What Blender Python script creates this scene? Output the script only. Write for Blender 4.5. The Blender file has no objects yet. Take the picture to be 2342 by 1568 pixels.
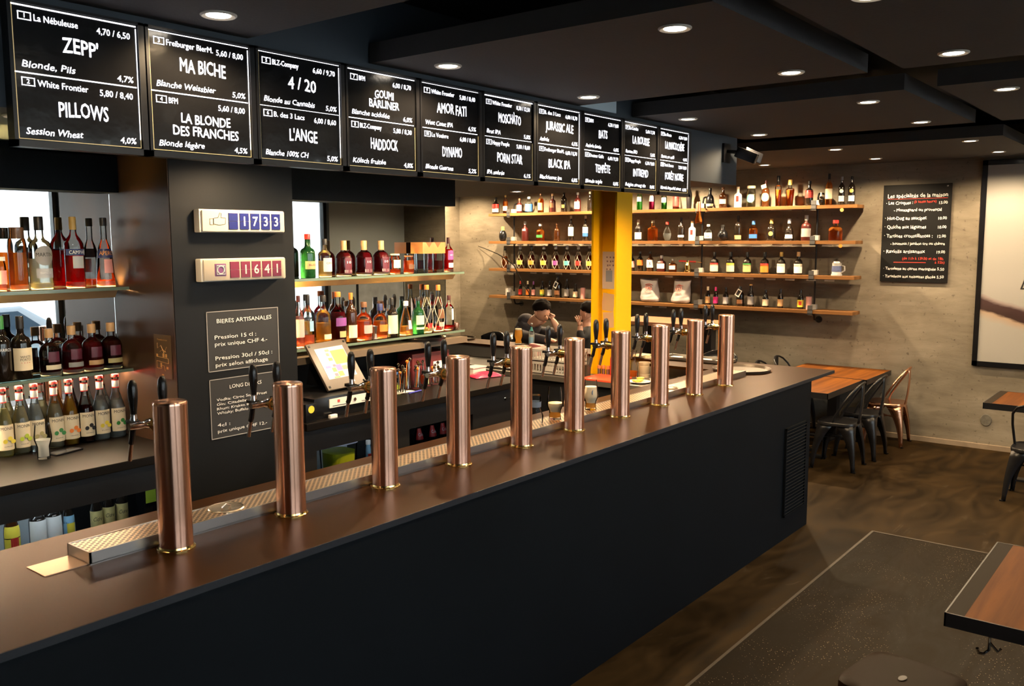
import bpy, bmesh, math, random
from mathutils import Vector, Matrix
random.seed(7)
S = bpy.context.scene
COL = S.collection
PI = math.pi
# ------------------------------------------------------------------ camera, world, exposure
F, YAW, PITCH, ROLL, CAMZ = 2038.93, 0.67115075, 0.1154966, 0.0026082, 2.2
_f = Vector((math.cos(YAW)*math.cos(PITCH), math.sin(YAW)*math.cos(PITCH), -math.sin(PITCH)))
_r0 = _f.cross(Vector((0, 0, 1))).normalized(); _d0 = _f.cross(_r0)
_r = _r0*math.cos(ROLL)+_d0*math.sin(ROLL); _d = -_r0*math.sin(ROLL)+_d0*math.cos(ROLL)
cam_d = bpy.data.cameras.new('camera'); cam = bpy.data.objects.new('camera', cam_d); COL.objects.link(cam)
cam.matrix_world = Matrix(((_r.x, -_d.x, -_f.x, 0), (_r.y, -_d.y, -_f.y, 0), (_r.z, -_d.z, -_f.z, CAMZ), (0, 0, 0, 1)))
cam_d.sensor_width = 36; cam_d.lens = F/2342*36; cam_d.clip_start = 0.05; cam_d.clip_end = 200
cam_d.dof.use_dof = True; cam_d.dof.focus_distance = 5.6; cam_d.dof.aperture_fstop = 8.0
S.camera = cam
S.view_settings.view_transform = 'Standard'; S.view_settings.look = 'None'
S.view_settings.exposure = 0.0; S.view_settings.gamma = 1.0; S.view_settings.use_curve_mapping = False
w = bpy.data.worlds.new('sky'); S.world = w; w.use_nodes = True
w.node_tree.nodes['Background'].inputs[0].default_value = (0.80, 0.90, 1.0, 1)
w.node_tree.nodes['Background'].inputs[1].default_value = 10.0
S.cycles.max_bounces = 8; S.cycles.diffuse_bounces = 3; S.cycles.glossy_bounces = 4
S.cycles.transmission_bounces = 6; S.cycles.transparent_max_bounces = 24
S.cycles.caustics_reflective = False; S.cycles.caustics_refractive = False
S.cycles.sample_clamp_indirect = 4.0
LAMP = 62.0          # watts of one recessed ceiling spot
WARM = (1.0, 0.72, 0.42)

def at(px, py, ax, v):
    """the point where the sight line of a photo pixel meets the plane x|y|z = v"""
    d = _r*((px-1171)/F)+_d*((py-784)/F)+_f
    i = 'xyz'.index(ax); o = Vector((0, 0, CAMZ))
    return o+d*((v-o[i])/d[i])

# ------------------------------------------------------------------ materials
MATS = {}
def mat(name, col=(0.5, 0.5, 0.5), rough=0.5, metal=0.0, emit=0.0, ecol=None, trans=0.0, coat=0.0, bump=0.0, bscale=60.0, var=0.0, vscale=8.0, spec=0.5, aniso=0.0):
    if name in MATS: return MATS[name]
    m = bpy.data.materials.new(name); m.use_nodes = True; nt = m.node_tree; b = nt.nodes['Principled BSDF']
    b.inputs['Base Color'].default_value = (*col, 1); b.inputs['Roughness'].default_value = rough
    b.inputs['Metallic'].default_value = metal; b.inputs['Specular IOR Level'].default_value = spec
    b.inputs['Transmission Weight'].default_value = trans; b.inputs['Coat Weight'].default_value = coat
    b.inputs['Coat Roughness'].default_value = 0.1
    if emit:
        b.inputs['Emission Color'].default_value = (*(ecol or col), 1); b.inputs['Emission Strength'].default_value = emit
    if bump or var:
        tc = nt.nodes.new('ShaderNodeTexCoord'); n = nt.nodes.new('ShaderNodeTexNoise')
        nt.links.new(tc.outputs['Object'], n.inputs['Vector']); n.inputs['Detail'].default_value = 6
        if var:
            n.inputs['Scale'].default_value = vscale
            mx = nt.nodes.new('ShaderNodeMix'); mx.data_type = 'RGBA'
            mx.inputs['A'].default_value = (*[c*(1-var) for c in col], 1); mx.inputs['B'].default_value = (*[min(1, c*(1+var)) for c in col], 1)
            nt.links.new(n.outputs['Fac'], mx.inputs['Factor']); nt.links.new(mx.outputs['Result'], b.inputs['Base Color'])
        if bump:
            n2 = nt.nodes.new('ShaderNodeTexNoise'); n2.inputs['Scale'].default_value = bscale; n2.inputs['Detail'].default_value = 4
            nt.links.new(tc.outputs['Object'], n2.inputs['Vector'])
            bp = nt.nodes.new('ShaderNodeBump'); bp.inputs['Strength'].default_value = bump; bp.inputs['Distance'].default_value = 0.01
            nt.links.new(n2.outputs['Fac'], bp.inputs['Height']); nt.links.new(bp.outputs['Normal'], b.inputs['Normal'])
    MATS[name] = m; return m

def thin_glass(name, tint=(0.95, 0.98, 0.97), refl=1.0):
    """clear glass wall seen from either side: tinted see-through plus a mirror film"""
    if name in MATS: return MATS[name]
    m = bpy.data.materials.new(name); m.use_nodes = True; nt = m.node_tree; nt.nodes.remove(nt.nodes['Principled BSDF'])
    out = nt.nodes['Material Output']; t = nt.nodes.new('ShaderNodeBsdfTransparent'); t.inputs[0].default_value = (*tint, 1)
    g = nt.nodes.new('ShaderNodeBsdfGlossy'); g.inputs['Roughness'].default_value = 0.02; g.inputs['Color'].default_value = (refl, refl, refl, 1)
    lw = nt.nodes.new('ShaderNodeLayerWeight'); lw.inputs[0].default_value = 0.35*min(1, refl*1.0) if name != 'drinking_glass' else 0.12
    mx = nt.nodes.new('ShaderNodeMixShader'); nt.links.new(lw.outputs['Fresnel'], mx.inputs[0])
    nt.links.new(t.outputs[0], mx.inputs[1]); nt.links.new(g.outputs[0], mx.inputs[2]); nt.links.new(mx.outputs[0], out.inputs[0])
    MATS[name] = m; return m

def liquid(name, col, body=0.35):
    """drink: coloured see-through mixed with a little body that catches light"""
    if name in MATS: return MATS[name]
    m = bpy.data.materials.new(name); m.use_nodes = True; nt = m.node_tree; nt.nodes.remove(nt.nodes['Principled BSDF'])
    out = nt.nodes['Material Output']; t = nt.nodes.new('ShaderNodeBsdfRefraction'); t.inputs['Color'].default_value = (*col, 1)
    t.inputs['IOR'].default_value = 1.2; t.inputs['Roughness'].default_value = 0.05
    tr = nt.nodes.new('ShaderNodeBsdfTransparent'); tr.inputs[0].default_value = (*col, 1)
    tl = nt.nodes.new('ShaderNodeBsdfTranslucent'); tl.inputs[0].default_value = (*col, 1)
    df = nt.nodes.new('ShaderNodeBsdfDiffuse'); df.inputs[0].default_value = (*col, 1)
    a = nt.nodes.new('ShaderNodeMixShader'); a.inputs[0].default_value = 0.75
    nt.links.new(t.outputs[0], a.inputs[1]); nt.links.new(tr.outputs[0], a.inputs[2])
    c = nt.nodes.new('ShaderNodeMixShader'); c.inputs[0].default_value = 0.35
    nt.links.new(tl.outputs[0], c.inputs[1]); nt.links.new(df.outputs[0], c.inputs[2])
    mx = nt.nodes.new('ShaderNodeMixShader'); mx.inputs[0].default_value = body
    nt.links.new(a.outputs[0], mx.inputs[1]); nt.links.new(c.outputs[0], mx.inputs[2]); nt.links.new(mx.outputs[0], out.inputs[0])
    MATS[name] = m; return m

def nodes_mat(name):
    m = bpy.data.materials.new(name); m.use_nodes = True; nt = m.node_tree; MATS[name] = m
    return m, nt, nt.nodes['Principled BSDF'], nt.nodes.new('ShaderNodeTexCoord')
def ramp(nt, stops):
    r = nt.nodes.new('ShaderNodeValToRGB'); e = r.color_ramp.elements
    while len(e) < len(stops): e.new(0.5)
    for k, (p, c) in enumerate(stops): e[k].position = p; e[k].color = (*c, 1) if len(c) == 3 else c
    return r
def noise(nt, tc, scale, detail=6, stretch=(1, 1, 1), dist=0.0, rough=0.55):
    mp = nt.nodes.new('ShaderNodeMapping'); mp.inputs['Scale'].default_value = stretch
    nt.links.new(tc.outputs['Object'], mp.inputs['Vector']); n = nt.nodes.new('ShaderNodeTexNoise')
    n.inputs['Scale'].default_value = scale; n.inputs['Detail'].default_value = detail; n.inputs['Distortion'].default_value = dist
    n.inputs['Roughness'].default_value = rough
    nt.links.new(mp.outputs['Vector'], n.inputs['Vector']); return n
def mixc(nt, fac, a, b, mode='MIX'):
    mx = nt.nodes.new('ShaderNodeMix'); mx.data_type = 'RGBA'; mx.blend_type = mode
    if isinstance(fac, float): mx.inputs['Factor'].default_value = fac
    else: nt.links.new(fac, mx.inputs['Factor'])
    for k, v in (('A', a), ('B', b)):
        if isinstance(v, tuple): mx.inputs[k].default_value = (*v, 1)
        else: nt.links.new(v, mx.inputs[k])
    return mx.outputs['Result']
def bumpn(nt, b, sock, s, d=0.01):
    bp = nt.nodes.new('ShaderNodeBump'); bp.inputs['Strength'].default_value = s; bp.inputs['Distance'].default_value = d
    nt.links.new(sock, bp.inputs['Height']); nt.links.new(bp.outputs['Normal'], b.inputs['Normal'])

def concrete_mat():
    m, nt, b, tc = nodes_mat('board_marked_concrete')
    n1 = noise(nt, tc, 0.9, 8, (1, 1, 2.2)); r1 = ramp(nt, [(0.28, (0.125, 0.105, 0.076)), (0.5, (0.215, 0.187, 0.143)), (0.74, (0.305, 0.272, 0.215))])
    nt.links.new(n1.outputs['Fac'], r1.inputs['Fac'])
    n2 = noise(nt, tc, 2.6, 12, (1, 0.8, 4.0), 0.9, 0.65); r2 = ramp(nt, [(0.3, (0.72, 0.70, 0.66)), (0.62, (1.0, 1.0, 1.0))]); nt.links.new(n2.outputs['Fac'], r2.inputs['Fac'])
    c = mixc(nt, 0.9, r1.outputs['Color'], r2.outputs['Color'], 'MULTIPLY')
    n3 = noise(nt, tc, 26, 3); r3 = ramp(nt, [(0.28, (0.35, 0.33, 0.3)), (0.36, (1, 1, 1))]); nt.links.new(n3.outputs['Fac'], r3.inputs['Fac'])
    c = mixc(nt, 0.7, c, r3.outputs['Color'], 'MULTIPLY'); nt.links.new(c, b.inputs['Base Color'])
    b.inputs['Roughness'].default_value = 0.75; bumpn(nt, b, n2.outputs['Fac'], 0.25); return m
def floor_mat(name, lo, hi, speck=False):
    m, nt, b, tc = nodes_mat(name)
    n1 = noise(nt, tc, 1.1, 9, (1.0, 2.6, 1), 1.6, 0.6); r1 = ramp(nt, [(0.34, lo), (0.66, hi)]); nt.links.new(n1.outputs['Fac'], r1.inputs['Fac'])
    n2 = noise(nt, tc, 0.55, 5, (0.5, 1.4, 1), 2.5); r2 = ramp(nt, [(0.485, (0, 0, 0)), (0.5, (1, 1, 1)), (0.515, (0, 0, 0))]); nt.links.new(n2.outputs['Fac'], r2.inputs['Fac'])
    n4 = noise(nt, tc, 3.0, 3); r4 = ramp(nt, [(0.55, (0, 0, 0)), (0.75, (0.5, 0.5, 0.5))]); nt.links.new(n4.outputs['Fac'], r4.inputs['Fac'])
    k = mixc(nt, 1.0, r2.outputs['Color'], r4.outputs['Color'], 'MULTIPLY')
    c = r1.outputs['Color'] if speck else mixc(nt, k, r1.outputs['Color'], (0.12, 0.09, 0.058))
    if speck:
        v = nt.nodes.new('ShaderNodeTexVoronoi'); v.inputs['Scale'].default_value = 62
        nt.links.new(tc.outputs['Object'], v.inputs['Vector']); r3 = ramp(nt, [(0.10, (1, 1, 1)), (0.17, (0, 0, 0))]); nt.links.new(v.outputs['Distance'], r3.inputs['Fac'])
        n5 = noise(nt, tc, 2.2, 4); r5 = ramp(nt, [(0.44, (0, 0, 0)), (0.62, (1, 1, 1))]); nt.links.new(n5.outputs['Fac'], r5.inputs['Fac'])
        k2 = mixc(nt, 1.0, r3.outputs['Color'], r5.outputs['Color'], 'MULTIPLY'); c = mixc(nt, k2, c, (0.32, 0.26, 0.18))
    nt.links.new(c, b.inputs['Base Color']); b.inputs['Roughness'].default_value = 0.42; b.inputs['Specular IOR Level'].default_value = 0.05
    rr = ramp(nt, [(0.3, (0.42, 0.42, 0.42)), (0.7, (0.65, 0.65, 0.65))]); nt.links.new(n1.outputs['Fac'], rr.inputs['Fac']); nt.links.new(rr.outputs['Color'], b.inputs['Roughness'])
    bumpn(nt, b, n4.outputs['Fac'], 0.08); return m
def wood_mat(name, a, c2, along='X', rough=0.35):
    m, nt, b, tc = nodes_mat(name); st = (0.6, 9, 9) if along == 'X' else (9, 0.6, 9)
    n1 = noise(nt, tc, 2.2, 6, st, 0.6); r1 = ramp(nt, [(0.3, a), (0.7, c2)]); nt.links.new(n1.outputs['Fac'], r1.inputs['Fac'])
    br = nt.nodes.new('ShaderNodeTexNoise'); br.inputs['Scale'].default_value = 1.0; br.inputs['Detail'].default_value = 0
    mp = nt.nodes.new('ShaderNodeMapping'); mp.inputs['Scale'].default_value = (0.3, 11, 1) if along == 'X' else (11, 0.3, 1)
    nt.links.new(tc.outputs['Object'], mp.inputs['Vector']); nt.links.new(mp.outputs['Vector'], br.inputs['Vector'])
    r2 = ramp(nt, [(0.35, (0.62, 0.6, 0.58)), (0.65, (1, 1, 1))]); nt.links.new(br.outputs['Fac'], r2.inputs['Fac'])
    nt.links.new(mixc(nt, 1.0, r1.outputs['Color'], r2.outputs['Color'], 'MULTIPLY'), b.inputs['Base Color'])
    b.inputs['Roughness'].default_value = rough; b.inputs['Specular IOR Level'].default_value = 0.15; bumpn(nt, b, n1.outputs['Fac'], 0.06); return m
CONC = concrete_mat()
FLOORM = floor_mat('polished_brown_concrete', (0.0090, 0.0050, 0.0014), (0.033, 0.0192, 0.0068))
MATM = floor_mat('rough_dark_screed', (0.0085, 0.0055, 0.0026), (0.0155, 0.0102, 0.0053), True)
WOODT = wood_mat('oiled_table_wood', (0.095, 0.027, 0.002), (0.18, 0.058, 0.005), 'X', 0.6)
WOODS = wood_mat('shelf_oak', (0.15, 0.068, 0.022), (0.25, 0.12, 0.042), 'Y', 0.5)
BLACKP = mat('matt_black_panel', (0.0040, 0.0052, 0.0068), 0.55, var=0.25, vscale=2.0, spec=0.07)
COLP = mat('column_black_slate', (0.0034, 0.0042, 0.0054), 0.5, var=0.3, vscale=1.5, spec=0.25)
BRONZE = mat('bronze_black_laminate', (0.0165, 0.0058, 0.0009), 0.33, metal=0.1, var=0.12, vscale=1.2, bump=0.02, bscale=400, spec=0.12)
BRONZE.node_tree.nodes['Principled BSDF'].inputs['Specular Tint'].default_value = (1.0, .55, .25, 1)
COUNTER = mat('dark_brown_worktop', (0.0040, 0.0027, 0.0016), 0.38, var=0.15, vscale=2, spec=0.16)
SLATE = mat('slate_blue_paint', (0.040, 0.052, 0.067), 0.6, var=0.15, vscale=1)
GREYP = mat('grey_blue_paint', (0.46, 0.53, 0.57), 0.7, var=0.08, vscale=1.2)
RAFT = mat('charcoal_plaster', (0.030, 0.029, 0.030), 0.8, var=0.22, vscale=2.2, bump=0.12, bscale=70)
CEILM = mat('black_ceiling_paint', (0.010, 0.011, 0.013), 0.85)
COPPER = mat('polished_copper', (0.98, 0.56, 0.41), 0.21, 1.0, var=0.07, vscale=3)
COPPERC = mat('copper_chair_metal', (0.80, 0.42, 0.27), 0.22, 1.0)
_nt = COPPER.node_tree; _b = _nt.nodes['Principled BSDF']; _tg = _nt.nodes.new('ShaderNodeTangent'); _tg.direction_type = 'RADIAL'; _tg.axis = 'Z'
_nt.links.new(_tg.outputs[0], _b.inputs['Tangent']); _b.inputs['Anisotropic'].default_value = 0.85; _b.inputs['Anisotropic Rotation'].default_value = 0.25
BRASS = mat('polished_brass', (0.83, 0.60, 0.22), 0.15, 1.0)
CHROME = mat('chrome', (0.82, 0.82, 0.82), 0.08, 1.0)
STEEL = mat('brushed_steel', (0.46, 0.44, 0.42), 0.30, 1.0, bump=0.03, bscale=300)
BLKPL = mat('gloss_black_plastic', (0.006, 0.006, 0.007), 0.24, coat=0.1, spec=0.35)
BLKMT = mat('black_coated_steel', (0.008, 0.008, 0.0095), 0.34, spec=0.4)
IRON = mat('dark_iron', (0.045, 0.045, 0.047), 0.5)
WHITEP = mat('white_plastic', (0.78, 0.74, 0.68), 0.35)
PAPER = mat('white_paper', (0.78, 0.75, 0.70), 0.8)
CHALK = mat('white_chalk', (0.80, 0.80, 0.78), 0.9)
CHALKR = mat('red_chalk', (0.50, 0.05, 0.035), 0.9)
INK = mat('black_ink', (0.01, 0.01, 0.012), 0.6)
SHEET = mat('black_backlit_film', (0.009, 0.009, 0.010), 0.16, bump=0.35, bscale=5)
GLOW = mat('backlit_white', (0.9, 0.9, 1.0), 0.5, emit=2.6, ecol=(0.95, 0.94, 1.0))
GLOWD = mat('backlit_gold_edge', (0.5, 0.4, 0.2), 0.5, emit=0.45, ecol=(1.0, 0.75, 0.35))
LENS = mat('lamp_lens', (1, 1, 1), 0.5, emit=22.0, ecol=(1.0, 0.88, 0.72))
STRIP = mat('led_strip', (1, 0.9, 0.7), 0.5, emit=1000.0, ecol=(1.0, 0.55, 0.20))
STRIPW = mat('led_strip_dim', (1, 0.9, 0.7), 0.5, emit=90.0, ecol=(1.0, 0.74, 0.46))
STRIPD = mat('led_profile', (0.62, 0.36, 0.17), 0.4, metal=0.4)
MIRROR = mat('mirror_silver', (0.80, 0.82, 0.82), 0.0, 1.0)
YELLOW = mat('yellow_steel_paint', (0.95, 0.49, 0.003), 0.45)
GLASS = thin_glass('clear_glass'); COVERG = thin_glass('cover_glass', (0.97, 0.97, 0.97), 0.35); SHELFG = thin_glass('shelf_glass', (0.80, 0.90, 0.85))
TUMBLER = thin_glass('drinking_glass', (0.97, 0.98, 0.98))

# ------------------------------------------------------------------ mesh builder
_TXT = {}
def text2d(s, bold=0.0):
    k = (s, bold)
    if k not in _TXT:
        c = bpy.data.curves.new('lettering', 'FONT'); c.body = s; c.size = 1; c.resolution_u = 2; c.offset = bold; c.fill_mode = 'FRONT'
        o = bpy.data.objects.new('lettering', c); COL.objects.link(o)
        dg = bpy.context.evaluated_depsgraph_get(); me = bpy.data.meshes.new_from_object(o.evaluated_get(dg))
        vs = [(v.co.x, v.co.y) for v in me.vertices]; fs = [tuple(p.vertices) for p in me.polygons]
        bpy.data.objects.remove(o); bpy.data.curves.remove(c); bpy.data.meshes.remove(me); _TXT[k] = (vs, fs)
    return _TXT[k]

class B:
    def __init__(s): s.v = []; s.f = []; s.off = Vector((0, 0, 0))
    def add(s, vs, fs):
        n = len(s.v); s.v += [tuple(Vector(p)) for p in vs]; s.f += [tuple(i+n for i in f) for f in fs]; return s
    def box(s, x0, x1, y0, y1, z0, z1):
        return s.add([(x, y, z) for z in (z0, z1) for y in (y0, y1) for x in (x0, x1)],
                     [(0, 2, 3, 1), (4, 5, 7, 6), (0, 1, 5, 4), (2, 6, 7, 3), (0, 4, 6, 2), (1, 3, 7, 5)])
    def obox(s, c, ux, uy, uz, hx, hy, hz):
        c, ux, uy, uz = Vector(c), Vector(ux), Vector(uy), Vector(uz)
        return s.add([c+ux*(hx*i)+uy*(hy*j)+uz*(hz*k) for k in (-1, 1) for j in (-1, 1) for i in (-1, 1)],
                     [(0, 2, 3, 1), (4, 5, 7, 6), (0, 1, 5, 4), (2, 6, 7, 3), (0, 4, 6, 2), (1, 3, 7, 5)])
    def lathe(s, prof, c=(0, 0, 0), seg=24, axis='z', sq=0.0, sx=1.0, sy=1.0):
        cx, cy, cz = c; vs = []; fs = []; ids = []
        for r, z in prof:
            if r <= 1e-6: ids.append([len(vs)]); vs.append((0, 0, z)); continue
            row = []
            for k in range(seg):
                a = 2*PI*k/seg; ca, sa = math.cos(a), math.sin(a)
                if sq > 0:
                    q = 1.0/((abs(ca)**(2+sq*8)+abs(sa)**(2+sq*8))**(1.0/(2+sq*8)))
                    ca *= q; sa *= q
                row.append(len(vs)); vs.append((r*ca*sx, r*sa*sy, z))
            ids.append(row)
        for a, b in zip(ids, ids[1:]):
            for k in range(seg):
                k2 = (k+1) % seg
                if len(a) == 1 and len(b) == 1: continue
                if len(a) == 1: fs.append((a[0], b[k2], b[k])[::-1])
                elif len(b) == 1: fs.append((a[k], a[k2], b[0]))
                else: fs.append((a[k], a[k2], b[k2], b[k]))
        if axis == 'y': vs = [(x, -z, y) for x, y, z in vs]      # profile z runs to -y
        if axis == '+y': vs = [(-x, z, y) for x, y, z in vs]
        if axis == 'x': vs = [(z, y, -x) for x, y, z in vs]
        return s.add([(x+cx, y+cy, z+cz) for x, y, z in vs], fs)
    def cyl(s, c, r, h, axis='z', seg=20, r2=None):
        return s.lathe([(0, 0), (r, 0), (r if r2 is None else r2, h), (0, h)], c, seg, axis)
    def tube(s, pts, r, seg=8, close=False, r2=None):
        P = [Vector(p) for p in pts]; n = len(P); rows = []; base = len(s.v); vs = []; up = Vector((0, 0, 1)); prev = None
        for i, p in enumerate(P):
            if close: t = (P[(i+1) % n]-P[i-1])
            else: t = P[min(i+1, n-1)]-P[max(i-1, 0)]
            t.normalize()
            if prev is None:
                a = t.cross(up)
                if a.length < 0.1: a = t.cross(Vector((1, 0, 0)))
            else: a = prev-t*prev.dot(t)
            a.normalize(); b = t.cross(a); prev = a
            rr = r if r2 is None else r+(r2-r)*i/(n-1)
            if isinstance(r, (list, tuple)): rr = r[i]
            vs += [p+(a*math.cos(2*PI*k/seg)+b*math.sin(2*PI*k/seg))*rr for k in range(seg)]
        fs = []
        for i in range(n if close else n-1):
            j = (i+1) % n
            for k in range(seg): k2 = (k+1) % seg; fs.append((i*seg+k, i*seg+k2, j*seg+k2, j*seg+k))
        if not close: fs += [tuple(range(seg))[::-1], tuple((n-1)*seg+k for k in range(seg))]
        return s.add(vs, fs)
    def prism(s, pts, vec):
        n = len(pts); v = Vector(vec); P = [Vector(p) for p in pts]
        return s.add(P+[p+v for p in P], [tuple(range(n))[::-1], tuple(range(n, 2*n))]+[(i, (i+1) % n, n+(i+1) % n, n+i) for i in range(n)])
    def quad(s, a, b, c, d): return s.add([a, b, c, d], [(0, 1, 2, 3)])
    def text(s, t, o, ux, uy, h, w=None, align='l', bold=0.0, shear=0.0, wob=0.0, maxw=None, curve=None):
        """letters of cap height h, origin o on the baseline; w = total width"""
        vs, fs = text2d(t); nb = len(vs)
        if bold:
            q = bold*.8; v0, f0 = vs, fs; vs, fs = list(v0), list(fs); nv = Vector(ux).cross(Vector(uy))*.00015
            for j, (dx, dy) in enumerate(((q, 0), (-q, 0), (0, q), (0, -q))):
                vs += [(x+dx, y+dy) for x, y in v0]; fs += [tuple(i+nb*(j+1) for i in f) for f in f0]
        if not vs: return s
        x0 = min(v[0] for v in vs); x1 = max(v[0] for v in vs); k = h/0.70; kx = k
        if w: kx = w/(x1-x0)
        elif maxw and (x1-x0)*k > maxw: kx = maxw/(x1-x0)
        W = (x1-x0)*kx; off = {'l': 0, 'c': -W/2, 'r': -W}[align]; o = Vector(o); ux = Vector(ux); uy = Vector(uy); out = []
        ph = (len(t)*1.7+ord(t[0])) % 6
        for i, (x, y) in enumerate(vs):
            X = (x-x0)*kx+off+shear*y*k; Y = y*k+wob*h*math.sin(X/h*2.1+ph)
            out.append(curve(X, Y) if curve else o+ux*X+uy*Y+(nv*(i//nb) if bold else Vector()))
        return s.add(out, fs)
    def build(s, name, m, parent=None, smooth=True, bevel=0.0, solid=0.0, subsurf=0):
        me = bpy.data.meshes.new(name); me.from_pydata(s.v, [], s.f); me.update()
        bm = bmesh.new(); bm.from_mesh(me); bmesh.ops.recalc_face_normals(bm, faces=bm.faces)
        if bevel: bmesh.ops.bevel(bm, geom=[e for e in bm.edges if e.is_manifold and e.calc_face_angle(0) > 0.6], offset=bevel, segments=2, affect='EDGES', profile=0.6)
        bm.to_mesh(me); bm.free()
        if smooth:
            me.shade_smooth(); me.set_sharp_from_angle(angle=0.7)
        o = bpy.data.objects.new(name, me); COL.objects.link(o)
        if m: me.materials.append(m)
        if solid:
            md = o.modifiers.new('thickness', 'SOLIDIFY'); md.thickness = solid; md.offset = 0
        if subsurf:
            md = o.modifiers.new('smooth', 'SUBSURF'); md.levels = subsurf; md.render_levels = subsurf
        if parent: o.parent = parent
        return o

def tag(o, label, cat, group=None):
    o['label'] = label; o['category'] = cat
    if group: o['group'] = group
    return o
def thing(name, label, cat, loc=(0, 0, 0), rz=0.0, group=None):
    o = bpy.data.objects.new(name, None); COL.objects.link(o); o.location = loc; o.rotation_euler = (0, 0, rz)
    return tag(o, label, cat, group)
def struct(o): o['kind'] = 'structure'; return o
def copy_tree(o, label=None, loc=None, rz=None):
    c = o.copy(); COL.objects.link(c)
    if label: c['label'] = label
    if loc is not None: c.location = loc
    if rz is not None: c.rotation_euler = (0, 0, rz)
    for ch in list(o.children):
        d = ch.copy(); COL.objects.link(d); d.parent = c
        for g in list(ch.children):
            e = g.copy(); COL.objects.link(e); e.parent = d
    return c
ORD = 'first second third fourth fifth sixth seventh eighth ninth tenth'.split()

# ------------------------------------------------------------------ room shell
WX = 10.30        # concrete end wall
YW = -1.8         # street side wall with the windows
struct(B().box(-3.2, WX+.2, YW-.2, 9.4, -.12, 0).build('floor', FLOORM, smooth=False))
struct(B().box(WX, WX+.2, YW-.2, 9.4, 0, 3.5).build('wall_end', CONC, smooth=False))
struct(B().box(-3.2, WX+.2, 9.2, 9.4, 0, 3.5).build('wall_far', CONC, smooth=False))
struct(B().box(-3.2, -3.0, YW, 9.4, 0, 3.5).build('wall_near', GREYP, smooth=False))
struct(B().box(-3.2, WX+.2, YW-.2, 9.4, 3.34, 3.5).build('ceiling', CEILM, smooth=False))
bs = B().box(WX-.035, WX, 1.0, 9.2, 0, .05); struct(bs.build('baseboard_end', mat('concrete_kerb', (0.26, 0.20, 0.14), .8, var=.3, vscale=9), smooth=False))
# street wall: piers and lintel round three windows
WIN = [(-1.2, 1.35), (1.75, 4.83), (5.6, 8.75)]; SILL, HEAD = 0.75, 2.92
wb = B().box(-3.0, WX, YW-.2, YW, HEAD, 3.5)
xs = [-3.0]+[v for a in WIN for v in a]+[WX]
for a, b_ in zip(xs[0::2], xs[1::2]): wb.box(a, b_, YW-.2, YW, 0, HEAD)
for a, b_ in WIN: wb.box(a, b_, YW-.2, YW, 0, SILL)
struct(wb.build('wall_street', GREYP, smooth=False))
for k, (a, b_) in enumerate(WIN):
    fr = B(); t = .06
    for x in (a, (a+b_)/2-.03, b_-t): fr.box(x, x+t, YW-.14, YW-.06, SILL, HEAD)
    fr.box(a, b_, YW-.14, YW-.06, SILL, SILL+t).box(a, b_, YW-.14, YW-.06, HEAD-t, HEAD)
    wo = struct(fr.build('window_%d' % (k+1), BLKMT, smooth=False))
    B().box(a+t, b_-t, YW-.105, YW-.10, SILL+t, HEAD-t).build('pane', thin_glass('window_glass', (0.97, 0.99, 0.99)), wo, smooth=False)
    pl = bpy.data.lights.new('daylight_portal', 'AREA'); pl.shape = 'RECTANGLE'; pl.size = b_-a; pl.size_y = HEAD-SILL; pl.cycles.is_portal = True
    po = bpy.data.objects.new('daylight_portal', pl); COL.objects.link(po); po.location = ((a+b_)/2, YW-.16, (SILL+HEAD)/2); po.rotation_euler = (-PI/2, 0, 0)
    po.rotation_euler = (PI/2, 0, PI) if False else (PI/2, 0, 0)
# outside: street, pale facade
struct(B().box(-14, 26, -26, YW-.2, -.25, -.13).build('street', mat('asphalt', (.16, .16, .165), .9, var=.2, vscale=3), smooth=False))
fa = B().box(-10, 24, -12.4, -12.0, -.13, 5.2)
struct(fa.build('exterior_facade', mat('pale_stone', (.80, .77, .70), .85, var=.06, vscale=1.2), smooth=False))

# hanging ceiling rafts with a shadow gap between
ZR, TR = 3.02, 0.09
RX = [(-1.9, -.12), (.50, 2.28), (2.95, 4.68), (5.33, 7.15), (8.17, 10.26)]
k = 0
for j, (y0, y1) in enumerate([(1.45, 3.19), (-.45, 1.28)]):
    for i, (x0, x1) in enumerate(RX):
        Y1 = 9.2 if (j == 0 and i == 4) else y1
        ro = B().box(x0, x1, y0, Y1, ZR, ZR+TR).build('ceiling_panel', RAFT, smooth=False); struct(ro); k += 1
# bulkhead over the back bar
bk = B().box(-3.0, 7.02, 3.2, 9.2, 2.64, 3.34); struct(bk.build('wall_bulkhead', SLATE, smooth=False))
struct(B().box(4.70, 5.118, 3.185, 3.2, 3.02, 3.33).build('bulkhead_daylit_patch', mat('daylit_blue_tone', (.62, .74, .82), .6), smooth=False))  # daylit patch on the bulkhead face, its brightness put into a pale panel
struct(B().box(7.02, 10.26, 6.2, 9.2, 3.0, 3.02).build('ceiling_strip', RAFT, smooth=False))

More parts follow.
